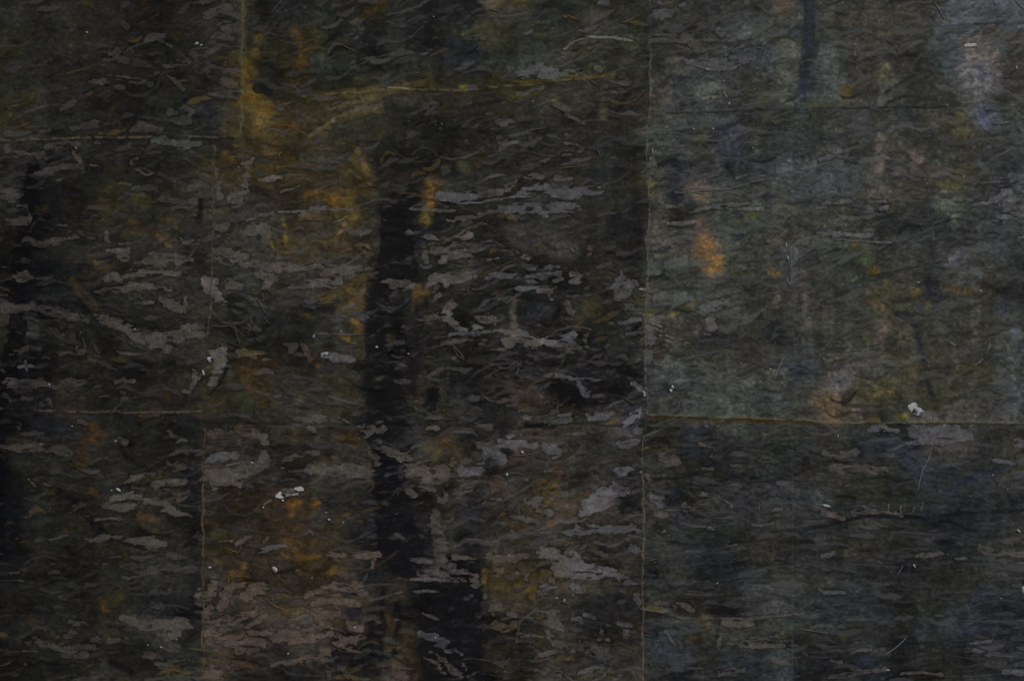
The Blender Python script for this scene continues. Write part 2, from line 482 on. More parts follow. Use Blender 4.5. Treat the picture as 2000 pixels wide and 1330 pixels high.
# pale flakes: tone letter (a, mostly on the left, has the vignette's dimming in it), then x,y,half width
TONE = {'a': (56, 53, 50), 'b': (69, 65, 60), 'c': (80, 76, 73), 'e': (71, 71, 73), 'f': (83, 82, 84), 'g': (64, 66, 61),
        'o': (70, 62, 47), 'r': (64, 53, 46), 'y': (98, 94, 84), 'w': (165, 167, 170), 'u': (112, 117, 128), 'd': (48, 46, 43)}
FLAKES = """
w 1776,796,4 1784,796,7 1794,801,7 1800,807,4
u 1790,806,4 1797,810,3
c 1803,812,6 1818,818,6 1830,820,4
w 549,961,3 546,969,5 552,973,3.5
w 577,952,3 583,952,4.5 589,954,2
u 561,968,2.2 570,965,2.6 580,964,2
f 556,955,4 566,951,3 573,955,3
f 518,986,1.6 530,979,2
f 558,962,5 570,958,4
a 200,119,3 225,117,6 250,121,5
a 215,110,4 230,104,5
a 178,166,4 205,158,7 225,155,7 262,158,9 280,163,7 296,167,3
a 232,172,4 245,173,4
a 290,78,5 305,74,8 320,78,5
a 318,80,2 338,92,2
d 242,45,5 250,55,6
a 252,100,2 260,92,2 264,103,2
a 322,130,5 345,124,7 368,124,6
a 325,150,3 345,163,5 358,175,5
b 305,145,3 315,144,4
a 335,220,6 345,235,7 370,238,8 375,225,4
a 330,216,4 345,222,5
a 362,212,4 382,219,4
a 262,253,5 275,245,8 300,248,9 315,258,5
d 285,230,3 315,233,3
a 140,252,4 165,250,6 185,243,7 190,237,4
a 15,262,6 40,258,5 95,254,4
a 405,35,6 420,25,9 445,22,12 468,40,10
a 425,55,5 440,55,14 462,55,14
a 430,72,6 455,76,5
a 385,108,9 405,105,8 425,97,5 450,95,4 470,92,3
a 402,135,4 418,130,4 440,138,5 470,140,5
a 403,138,4 410,150,5 435,158,9 455,168,9
a 410,185,7 440,185,9 460,175,10
a 380,10,3 410,5,5 440,3,4
y 762,169,1.5 780,172,1.5 800,174,2
b 700,212,5 715,208,6 735,210,4
b 645,215,5 655,212,4
e 1172,5,5 1185,8,6
o 1105,32,2 1122,38,3
y 1105,95,2 1130,78,2 1150,73,2.5 1200,76,2 1235,80,1.5
e 1015,142,5 1040,136,12 1070,142,12 1090,145,8
e 1035,128,5 1060,127,5
g 1085,150,6 1110,142,6 1140,142,5
g 1010,185,4 1040,175,6 1060,170,4
e 1165,138,6 1172,140,5
b 1110,225,4 1135,238,2 1142,248,2
e 1330,15,4 1338,12,4
e 1280,25,8 1300,30,10 1310,28,5
e 1290,10,5 1275,0,6
b 1275,80,8 1310,78,10 1345,75,10 1358,90,10 1372,112,10
e 1345,120,8 1375,124,10 1400,128,9 1440,122,9 1470,112,8 1482,108,4
y 1350,130,1.5 1385,137,2 1410,134,3.5 1430,134,3 1462,122,1.5
e 1405,55,6 1412,68,8
b 1380,82,5 1430,80,5
e 1430,104,3 1450,94,4
y 1372,195,3 1385,190,4 1395,188,4
y 1410,180,2 1420,190,2
w 1883,88,2.5 1900,88,3.5
e 1663,90,3 1672,105,8 1680,118,5
g 1740,230,8 1752,232,6
f 1938,243,2 1970,240,2
a 15,290,5 20,300,7 60,300,5 75,305,6 95,290,7 130,282,9 155,283,6
a 72,340,4 90,338,9 108,335,6
a 110,330,5 135,326,6 155,325,5 163,335,4
o 145,300,3 155,320,4
a 0,378,9 20,382,10 45,382,5
a 18,435,6 40,434,8 62,432,7 66,420,2
a 35,402,2 55,403,3
a 65,475,5 80,478,4
a 92,476,5 110,470,8 125,467,5
a 45,470,4 58,468,4
d 30,481,3 40,480,3
b 135,460,5 150,460,4
a 170,465,3 185,465,3
b 208,455,4 210,468,5 216,470,4
a 50,507,5 60,510,5
b 235,478,3 270,475,4
b 205,487,3 240,490,6
b 240,500,8 250,492,8 245,508,7
b 300,497,5 340,500,7 375,508,5
b 285,510,5 320,512,7 355,512,5
a 315,390,7 340,392,6 380,395,6
a 375,370,6 390,365,7
a 365,425,4 380,420,5
a 340,405,5 375,405,3
b 352,465,3 360,473,3 375,468,3
g 295,274,4 320,278,8 350,284,8 390,280,8
a 255,280,4 256,288,4
b 190,280,4
a 235,360,3 255,362,3
b 260,318,5 268,315,4
b 262,330,2 285,342,2 300,338,2
b 175,325,2 190,325,2
b 110,439,2 130,440,2
a 260,372,3 272,368,3
b 425,330,5 428,370,6 430,385,6
b 452,390,9 468,385,12 480,370,9 485,345,8
b 460,405,7 470,395,10
b 470,325,5 488,322,6 495,315,4
c 510,353,3 530,350,4 548,348,4
c 548,373,2 565,368,3 585,362,2
e 610,410,4 630,405,7 648,412,4
e 545,415,3 570,414,3 600,413,3
b 485,432,3 510,422,3 535,417,3
b 460,460,4 490,450,9 515,445,10 520,465,10
b 425,445,5 445,440,6 430,460,6
b 423,490,4 440,495,9 460,498,9 480,500,6
b 425,505,6 455,512,8 480,505,4
o 590,425,8 615,422,9 635,425,8
c 650,440,2 668,430,2 680,424,2
o 700,480,6 715,485,7 720,500,8
b 470,515,5 500,520,9 540,525,10 600,524,9 660,527,9 700,530,8 745,533,4
b 500,535,8 530,545,10 520,555,7
c 560,560,3 600,555,9 640,552,9 660,550,8
b 450,555,8 470,560,6
c 405,560,8 425,575,10 440,590,5
c 400,548,8 418,552,6
e 860,382,7 880,388,8 910,385,9 930,378,8
f 860,390,2 900,397,2 940,396,2 1000,386,2 1040,385,2
b 940,380,5 980,375,8 1000,362,6 1008,355,3
e 1010,383,4 1040,372,10 1060,365,10 1080,380,6
e 1080,383,8 1130,380,8 1165,376,6 1180,366,4
e 980,410,8 1020,408,9 1060,408,12 1090,405,12 1120,405,12
e 1060,418,6 1070,425,4
b 880,428,5 910,428,4 940,420,3.5 975,412,4 1000,405,5
o 840,477,3 870,472,3 890,462,4 920,445,3.5 960,435,3.5 990,426,3.5 1010,420,2
c 800,453,6 820,460,4 850,464,4 865,470,2
b 800,408,3 850,411,3 890,412,2
c 918,460,6 905,468,6
c 865,515,4 880,502,8 905,495,9 925,495,6
b 850,490,8 875,488,8
c 832,495,6 835,508,7
c 1010,490,3 1020,500,4 1032,505,5
c 1115,485,2 1120,492,2
o 1150,485,4 1152,495,5
b 1030,347,5 1055,346,5
b 1085,348,6 1110,350,7
e 985,281,4 1010,282,3 1025,281,2
b 1105,280,2 1125,282,3 1140,288,3
b 1135,292,4 1125,303,3
b 1095,302,3 1115,303,2
b 1040,300,1.5 1080,304,1.5
e 1060,524,4 1080,520,5 1090,518,4
e 1030,525,3 1045,525,3
g 1275,340,6 1275,315,7 1282,300,5
g 1275,270,8 1320,278,4
c 1345,416,3 1370,409,4 1395,406,4 1430,402,3 1460,398,3
f 1400,407,4 1440,408,4 1488,407,4
f 1303,437,3 1330,437,4 1355,434,4
f 1302,400,3 1318,404,3 1330,400,3
e 1270,475,8 1300,478,10 1330,470,8 1350,465,5
e 1305,520,6 1330,512,8 1345,505,5
f 1440,348,3 1460,342,3
e 1320,375,2 1400,374,2 1440,365,2 1490,352,2
f 1600,315,3 1620,308,5 1640,298,5
f 1610,396,5 1640,394,5 1655,393,4
f 1600,405,4 1615,405,3
c 1635,421,3 1655,430,4 1690,427,4 1705,426,3
f 1693,394,2 1725,394,3
f 1715,408,5 1730,405,5
f 1600,458,5 1630,459,6 1670,461,4 1700,462,4
f 1630,470,1.5 1680,472,2 1740,477,2
f 1895,403,3 1920,400,3 1940,393,7 1960,382,7 1975,373,4
e 1945,352,6 1970,350,7 1995,348,6
e 1950,357,3 1900,361,2
e 1985,370,8 1998,370,8 2030,368,6
f 1945,430,4 1965,425,7 1995,422,8 2040,420,6
f 1985,461,3 1998,462,4 2030,463,4
a 0,600,10 30,600,9 60,597,9 90,605,8 120,612,7 150,618,7 170,628,4
b 190,620,5 215,630,8 240,638,9 260,650,12 290,658,14 320,662,13 350,660,10
b 330,645,9 355,655,9
b 340,640,8 370,640,8 395,638,8
b 290,668,10 330,680,8
b 370,650,8 395,655,8
b 185,571,2 215,570,5 240,565,7 280,562,8 310,563,6 330,565,4
b 210,545,6 225,540,8 240,550,6
b 250,557,6 300,560,7
b 315,585,4 330,590,6 345,595,8 358,605,6
b 280,592,3 300,590,3
b 362,580,3 363,610,4
b 250,532,8 300,533,6 350,534,4
b 30,540,7 48,542,10 60,545,5
a 118,690,4 140,688,5 160,690,5
a 150,680,5 163,683,4
a 163,660,1.5 164,680,2
a 186,673,3 190,682,4 195,688,2
b 232,685,2 240,688,3 260,691,3 275,692,2
a 105,640,4 120,637,5 130,640,3
a 55,650,4 72,652,4
a 20,690,5 35,688,5 55,680,4
a 45,620,3 75,625,3
a 15,747,7 60,750,9 100,750,10 140,750,9 180,745,4
b 222,745,4 240,742,7 258,745,4
a 5,585,5 12,590,4
a 0,575,3 15,575,2
a 5,722,4 10,725,3
e 40,717,3 55,716,3 68,717,2
e 55,706,2 56,726,2
b 375,760,3 385,745,4 395,735,4
b 360,765,4 370,765,3
b 380,720,5 385,735,4
a 80,788,5 95,785,4 105,793,3
a 45,775,4 60,778,4
a 235,765,2 245,765,3
a 195,776,2 210,775,2
c 412,690,8 430,690,12 430,710,11 420,730,7 412,750,4
u 408,700,2.5 410,705,2
o 470,690,8 500,690,9 520,695,8
f 635,690,4 655,697,6 680,700,5 692,702,3
u 632,690,3 640,690,2
a 560,672,4 575,675,5 570,685,4
r 595,670,6 600,690,6 610,700,5
c 745,549,3 765,552,8 790,555,9 800,558,5
c 830,560,4 845,548,12 875,548,11 905,542,10 925,536,7
e 855,566,8 862,575,4 852,583,2
e 950,545,4 965,538,6 1000,540,5 1040,538,5 1070,535,6 1095,533,4
e 1030,550,6 1050,550,5 1065,545,4
f 1120,535,5 1132,540,6 1128,550,6 1118,553,4
e 1010,565,5 1040,563,4 1080,558,3
c 1050,568,4 1075,568,7 1078,582,4
e 1085,548,4 1100,545,3
b 1110,590,6 1118,605,7 1112,620,6
b 1030,632,2 1050,634,4 1063,635,2
b 870,598,4 880,597,5 893,596,3
c 865,610,9 880,625,9 890,640,5 905,650,4
b 855,620,6 830,625,6 815,625,4
c 930,620,4 945,622,10 960,622,9 972,630,6
c 925,642,4 945,630,6
e 920,655,4 945,648,4 965,643,4 985,645,4
e 880,655,3 905,653,3 930,650,4
c 990,645,6 995,660,12 1000,670,12
c 1010,655,12 1030,665,14 1050,670,12
y 1062,665,5 1062,670,5
f 1070,668,10 1095,672,10 1110,665,8 1118,655,6
b 1110,680,8 1125,675,9 1132,680,5
b 860,672,5 880,668,4 910,666,3 930,664,2
b 960,684,2 990,683,3
b 935,673,2 945,675,3
b 1145,665,4 1150,675,4
e 1085,733,4 1100,737,5 1130,742,3 1170,743,1.5
e 1130,748,4 1140,762,6 1148,770,5
r 975,790,4 990,782,4
r 990,793,3 1010,788,3
e 1213,533,4 1208,550,8 1200,570,9 1210,580,10 1225,560,9 1240,555,4
y 1250,563,3 1260,566,3
e 1215,630,5 1235,628,6 1250,625,4
e 1228,652,4 1255,652,3
e 1250,610,6 1225,605,8
b 1237,672,5
b 1248,704,4 1252,700,3
f 1240,750,6 1250,760,5
u 1255,765,3 1258,770,3
f 1220,830,5 1230,818,8 1242,808,6 1248,800,3
d 1280,550,12 1320,548,12 1350,545,8
e 1278,580,3 1280,598,4 1300,596,4 1315,593,2
f 1365,605,6 1385,600,9 1400,595,8 1420,588,5
f 1385,625,8 1390,640,9 1380,645,8
e 1268,640,8 1275,655,8 1270,675,5
f 1275,633,2 1295,638,2
f 1278,640,2 1295,648,2
f 1290,655,4 1305,668,2.5
f 1300,655,2 1315,662,2
e 1318,676,4 1330,674,4 1348,670,2
u 1313,755,3 1310,762,3
e 1270,683,5 1268,705,2
f 1280,711,2 1290,711,1.5
f 1935,670,2 1930,685,3 1928,692,2
f 1915,705,2 1920,703,3 1905,710,2
f 1840,663,1 1860,672,1.5
a 0,872,7 30,872,8 70,875,7 110,878,8 138,882,8
a 225,860,3 238,853,7 248,865,6
a 280,810,4 290,812,6 305,808,5
a 160,822,5 170,828,4
a 35,835,5 42,828,4
a 330,840,4 335,850,4
b 345,862,3 360,860,4
a 335,885,3 350,882,4 398,884,5
a 330,905,5 345,908,9 360,918,5
b 248,940,4 260,935,6 285,928,5 300,925,2
b 295,948,4 320,943,8 350,940,8 368,936,3
a 325,955,4 340,962,3
a 260,952,3 285,956,2
b 390,938,6 398,935,6
b 208,992,5 225,990,7 260,990,5
b 215,985,5 230,972,6 262,965,4
b 260,968,6 290,975,8 310,980,8 330,990,8 350,1005,5 375,1008,3
b 345,977,4 362,970,3
b 190,1014,3 215,1015,4 235,1014,3
a 135,1000,5 148,990,6 160,985,4
a 102,1052,2 120,1047,3 135,1043,2
b 165,1052,2 185,1055,5 205,1050,6 225,1050,4 240,1048,3
b 250,1055,4 270,1055,9 290,1055,8 310,1062,8 325,1065,4
o 58,935,2 66,945,3 72,950,2
o 85,942,3 95,948,4 102,953,2
b 500,845,6 515,850,10 520,862,7
e 405,900,5 430,895,7 465,890,6
b 405,925,8 430,930,13 460,925,14 490,915,12 515,905,12 520,890,10
b 420,945,8 440,940,8 470,945,6
y 443,909,1.5 460,905,2 470,903,1.5
r 405,850,8 430,848,8 450,850,6
r 470,840,10 500,845,10
b 560,895,5 590,885,6 620,882,5
b 600,915,8 625,918,10 640,915,8 670,915,12 700,915,12 720,920,9
b 680,930,6 715,930,5
b 555,915,6
b 718,885,4 735,890,6 738,905,6
b 705,835,4 725,838,8 745,836,8
b 715,850,5 712,840,4
b 735,870,4 755,875,6 775,885,10 795,895,10 800,920,10
b 600,832,5 610,840,6
b 580,820,8 630,815,8
a 740,963,2 752,961,2
a 755,984,3
a 770,1003,2 774,1005,2
a 775,1045,3 785,1048,3
a 705,1058,2 712,1057,2
b 430,1057,3 450,1056,3
b 460,1062,3 480,1050,5 492,1042,3
b 515,1055,3 520,1050,4
e 510,1075,5 530,1070,5 555,1066,4
b 940,870,6 965,870,8
e 950,885,8 970,875,8
f 980,865,12 1000,865,14 1020,865,13 1045,868,9
e 985,895,8 975,888,6
e 1065,872,8 1090,885,10 1070,880,8
b 925,832,6 940,828,7 960,835,5
b 840,838,6 855,835,5
b 1020,810,5 1035,818,5
e 1070,822,6 1095,820,9 1110,815,8
e 1150,815,8 1170,812,8 1190,810,6
b 800,925,8 825,922,10 850,920,10 870,918,8
b 830,930,10 870,925,9
e 905,918,9 920,920,11 940,912,9
o 880,908,8 885,900,6
b 800,955,6 806,965,7
b 820,948,2 850,955,3
b 865,955,2 870,965,3
b 850,1000,8 845,1020,10 855,1040,12 865,1060,12 860,1080,10 860,1100,12
b 945,983,3 950,980,2
b 960,972,2 980,973,2.5
r 960,945,4 975,955,5 965,960,4
r 970,930,8 985,940,8
f 1150,985,12 1165,975,14 1185,965,14 1205,960,12 1220,958,8
f 1135,1000,6 1155,995,10 1180,985,10
e 1030,978,5 1050,988,8 1075,998,8
b 1000,1005,4 1030,1012,6 1050,1020,5
e 1105,1040,8 1130,1032,10 1160,1030,10 1195,1035,8
e 1230,1030,8 1245,1035,6
e 1240,835,8 1248,840,6
e 1205,865,5 1225,868,9 1245,862,6
b 1290,895,8 1320,898,8 1295,905,8
e 1378,825,4 1380,832,4
b 1368,868,4 1375,870,3
b 1390,885,2 1388,892,3
b 1372,915,4 1390,914,4
b 1430,910,3 1455,912,5 1475,910,4
b 1265,930,4 1272,940,4
b 1270,955,5 1290,955,4 1308,950,2
e 1265,965,6 1285,975,8 1295,985,5
e 1205,920,6 1230,918,9
e 1200,945,6 1210,955,10 1215,965,8
b 1340,985,7 1350,990,6
e 1375,963,6 1385,965,5
a 1385,985,7 1392,998,8
b 1300,993,2 1340,996,2.5
b 1280,1005,6 1300,1005,5
e 1205,1035,8 1230,1032,9 1245,1035,7
b 1295,1035,5 1305,1038,4
e 1385,1030,4 1395,1032,3
e 1485,995,2 1485,985,1.5
e 1510,996,3 1525,995,3
e 1515,945,4 1535,945,4
e 1470,1028,2 1510,1022,2
e 1420,975,3 1430,985,3
e 1700,835,4 1720,838,8 1750,842,6
e 1785,845,14 1810,850,16 1840,848,16 1870,848,16 1890,850,10
e 1770,860,5 1800,862,5
b 1620,915,5 1650,912,9 1690,915,10 1725,918,8
b 1610,880,6 1640,888,6 1670,880,6
e 1985,860,8 1998,870,8 2030,872,8
e 1940,895,4 1960,900,5 1980,905,3
b 1665,1003,5 1700,1002,4 1740,1000,4 1760,1005,4
e 1730,985,1.5 1732,1000,2
e 1755,985,1.5 1758,1000,2
e 1783,990,1.5 1780,1000,2 1770,1003,1.5
e 1685,988,2 1693,995,2
e 1797,980,1.5 1796,995,1.5
b 1610,1000,8 1640,1010,6
a 260,1085,4 280,1085,5 300,1083,5
a 330,1080,5 345,1085,6 360,1090,4
a 215,1090,2 235,1088,2
a 235,1130,4 255,1125,5 275,1118,6 300,1112,8 330,1110,8 380,1112,8
b 385,1150,6 395,1155,10 390,1170,12
a 300,1155,6 330,1155,5
b 245,1205,7 265,1213,9 290,1222,10 320,1218,13 345,1215,13 360,1220,11 375,1222,5
b 335,1240,6 350,1235,6
a 48,1254,4 70,1253,8 95,1255,6 110,1265,7 130,1272,8 165,1272,8
a 150,1262,6 185,1265,5
a 180,1250,5 195,1250,6
a 215,1250,5 235,1250,4
a 130,1243,5 145,1238,6
a 135,1215,4 155,1220,4
a 300,1175,5 320,1185,7 310,1190,6
a 285,1278,4 300,1280,7
a 310,1295,6 340,1295,7 365,1295,6
a 160,1326,6 190,1325,5 215,1325,4
a 285,1325,5 330,1325,6 390,1325,7
a 45,1272,2 75,1272,2
a 50,1297,3
a 185,1310,4
a 0,1131,1.2 50,1133,2
a 20,1118,2 40,1117,2
b 405,1160,12 415,1145,8 425,1125,4
b 440,1160,10 455,1145,8 475,1140,8
b 440,1165,8 430,1190,8 425,1220,6
b 480,1165,8 505,1150,12 520,1145,8
b 405,1190,10 415,1210,8
b 455,1210,6 475,1200,8 500,1195,8
b 480,1225,5 500,1215,6 520,1200,5
b 490,1235,6 530,1238,8 570,1240,14 600,1240,16 590,1225,8
b 575,1255,10 610,1250,10 630,1240,8
b 640,1225,8 645,1235,8
b 410,1235,8 440,1245,10 480,1250,12 510,1255,10
b 500,1270,8 465,1270,8
b 530,1296,3 560,1292,5 590,1290,8 610,1285,8 640,1272,6
b 630,1290,5 645,1280,5
b 660,1255,10 690,1250,10 700,1240,5
b 640,1270,3 680,1268,4 705,1270,3
b 625,1150,5 650,1145,10 680,1145,8 705,1140,6
b 600,1165,5 620,1155,6 660,1160,6
b 610,1180,6 640,1172,6 670,1175,6 700,1180,8
b 560,1215,3 590,1205,5 600,1200,4
b 620,1205,8 640,1200,8 660,1195,10
b 685,1225,10 700,1225,8
b 410,1310,12 425,1320,10
r 430,1290,8 470,1295,8 500,1300,6
b 640,1085,6 655,1080,7 670,1085,5
b 690,1083,4 715,1085,7 740,1082,5
b 732,1090,5 728,1105,3
r 770,1290,8 775,1310,10 790,1320,8
r 780,1280,8
a 640,1310,4 640,1325,5
a 670,1305,6 680,1320,8
c 800,1092,3 830,1092,5 845,1096,4
c 820,1115,8 850,1112,10 880,1112,12 900,1118,10 920,1125,9 932,1138,6
c 805,1130,4 850,1130,4 900,1130,3
b 885,1090,5 920,1088,4
b 810,1154,3 830,1152,4 858,1154,2
b 825,1198,3 840,1203,5 855,1210,3
e 820,1240,6 845,1248,10 870,1255,8
e 870,1270,3 890,1268,4 905,1275,2
b 840,1272,3 865,1285,5 880,1300,6 900,1315,6
b 908,1305,4 905,1295,4
b 828,1282,2 850,1292,4 868,1312,2
b 960,1087,8 985,1088,8 1010,1090,6 1025,1085,5
b 970,1112,5 980,1112,5
b 950,1158,4 945,1163,4
c 1060,1080,10 1080,1085,12 1090,1110,12 1100,1120,14
f 1110,1095,18 1130,1110,20 1150,1115,17 1170,1118,13 1190,1120,10 1215,1130,6
e 1080,1140,12 1060,1155,10
b 1030,1130,5 1035,1120,4
e 1120,1145,8 1130,1155,8
e 1225,1140,8
b 960,1190,6 970,1187,8 985,1190,4
b 965,1200,6
b 995,1200,4 1008,1203,4
o 970,1220,8 990,1225,8 1005,1222,6
b 1070,1200,8 1085,1195,6
b 1065,1212,6 1090,1215,8
e 1120,1208,5 1135,1210,6
e 1145,1200,4 1160,1205,4
b 1015,1242,2 1030,1240,3 1060,1240,2
b 1070,1235,6 1080,1250,8 1100,1258,6
a 1100,1255,6 1140,1262,8 1180,1270,10
b 1040,1260,2 1050,1275,3 1070,1275,5 1080,1270,5
b 1055,1308,4 1070,1310,6 1095,1315,5
e 1130,1315,4 1150,1308,5
b 1175,1230,5
b 1185,1245,4 1195,1250,3
e 1235,1070,7 1245,1075,6
e 1205,1125,8 1225,1135,8 1240,1140,5
e 1243,1165,6 1245,1175,6
a 1210,1170,8
e 1210,1215,5 1225,1220,7 1220,1235,6
b 1415,1215,6 1440,1217,8 1465,1213,6
b 1425,1260,4 1460,1258,7 1500,1258,5 1530,1260,3
b 1465,1242,3 1500,1245,5 1515,1240,4
b 1322,1173,3 1335,1180,5 1350,1190,3
b 1318,1184,4
b 1285,1175,5
b 1300,1232,3 1310,1245,3 1320,1255,2
b 1410,1315,4 1430,1310,6 1450,1306,4
b 1510,1285,6 1530,1292,6 1540,1295,4
b 1410,1240,3 1405,1265,3
b 1340,1078,2 1345,1077,2
e 1605,1085,4 1620,1085,4 1628,1078,1.5
b 1785,1083,4 1810,1083,6 1838,1082,3
e 1865,1090,2 1885,1090,2
e 1600,1148,2 1610,1155,3 1650,1158,3
b 1910,1070,6 1940,1075,7 1980,1078,6 2030,1080,6
b 1620,1287,3 1640,1292,4
b 1620,1320,4 1650,1316,5 1690,1310,4 1730,1307,4
b 1665,1274,3 1700,1267,4 1715,1268,2
e 1890,1253,2 1930,1252,3
e 1895,1265,3 1915,1270,5 1930,1275,4
a 1925,1290,6 1960,1295,6
b 1760,1314,3 1800,1312,3 1840,1315,3
e 1960,1310,6 1995,1312,6
"""
# places where the flakes are worn through
CUTS = """
x 215,158,2 240,163,2 262,169,3
x 425,27,2 445,33,3 462,42,4
x 420,50,5 428,68,5
x 30,286,6 70,287,7
x 560,540,6 590,538,9 615,535,6
x 235,660,16 245,672,12
x 205,660,20
x 340,672,3 380,690,3
x 315,645,5 335,641,5 350,640,4
x 915,1105,8
x 1010,130,4
x 430,1240,2 480,1232,2
x 560,1262,3 620,1258,3 660,1248,4
x 1000,395,2 1080,391,3 1120,392,2
x 470,1172,5 445,1195,5 437,1225,6
x 500,1225,5 530,1215,6 560,1202,4
x 425,1265,12 440,1270,8
x 320,952,3 335,951,3
x 148,686,3
"""
# raised creases and scratches with a paler or darker line
RIDGES = """
92,84,56,0.6 590,190,1.2 640,187,1.6 700,181,1.8 770,175,2.0 830,177,2.0 900,178,1.6 960,172,1.8 1040,166,1.6 1100,157,1.8 1180,151,1.6
62,66,70,0.3 1546,870,1.0 1546,1010,1.2 1547,1150,1.0 1546,1330,1.2
60,64,66,0.3 1545,230,1.0 1545,420,1.0 1549,640,1.0 1550,800,1.0
94,84,58,0.7 -100,277,2 0,276,1.8 125,271,1.8 200,270,1.6 300,268,1.6 400,269,1.4 470,268,1.4
88,74,60,0.5 -100,797,2 40,798,1.6 90,801,1.6 200,805,1.8 300,805,1.8 395,803,1.6
92,86,62,0.8 1262,811,1.6 1310,812,1.6 1375,813,1.8 1420,815,1.6 1500,818,1.6 1600,823,1.8 1750,826,1.6 1900,824,1.6 2000,827,1.6 2100,828,1.6
80,78,70,0.6 1257,1190,2.2 1280,1192,2.2 1300,1197,2.2 1330,1206,2.2 1370,1207,1.6 1470,1205,1.6 1530,1201,2 1565,1198,1.6
84,86,84,0.6 1480,346,1.2 1530,337,1.4 1600,324,1.5 1640,310,1.2
80,72,62,0.6 715,1173,2 750,1165,2.2 785,1155,2.2
76,68,56,0.5 685,1078,1.2 720,1076,1.2 745,1080,1.2
90,80,58,0.5 830,1098,1.4 870,1095,1.3 920,1090,1.2 1000,1086,1.2
62,62,58,0.5 1262,215,1.4 1330,222,1.4 1400,218,1.4 1470,214,1.4
33,33,31,-0.3 1300,224,1.5 1350,221,1.6 1420,220,1.8 1500,217,1.6 1560,214,1.6 1700,212,1.5 1900,209,1.4
28,30,36,-0.5 1548,300,1 1548,340,1.2
60,66,72,0.3 1541,480,2 1543,540,2 1546,560,1.4
66,70,74,0.3 1550,660,1 1551,700,1.2
60,64,64,0.3 1545,940,1 1545,1010,1
30,29,27,-0.4 400,828,1.5 520,829,1.5 700,830,1.8 900,834,1.8 1010,838,1.8 1100,830,1.6 1255,832,1.5
74,66,48,0.4 1015,840,1 1060,839,1.2
46,44,40,-0.3 410,690,1.2 520,689,1.2
68,66,60,0.4 1265,790,1.2 1330,768,1.2
92,80,50,0.4 600,266,1.4 630,250,1.4 645,240,1.2
104,78,30,0.4 518,303,1.6 540,300,2.2 560,297,1.5
92,72,40,0.4 607,381,1 630,367,1.4 658,357,1
92,80,52,0.4 682,338,1.4 705,350,1.6 722,362,1.6
66,68,68,0.4 1310,1302,1 1360,1304,1
70,70,72,0.4 1560,1228,1.2 1590,1230,1.3 1640,1238,1
"""
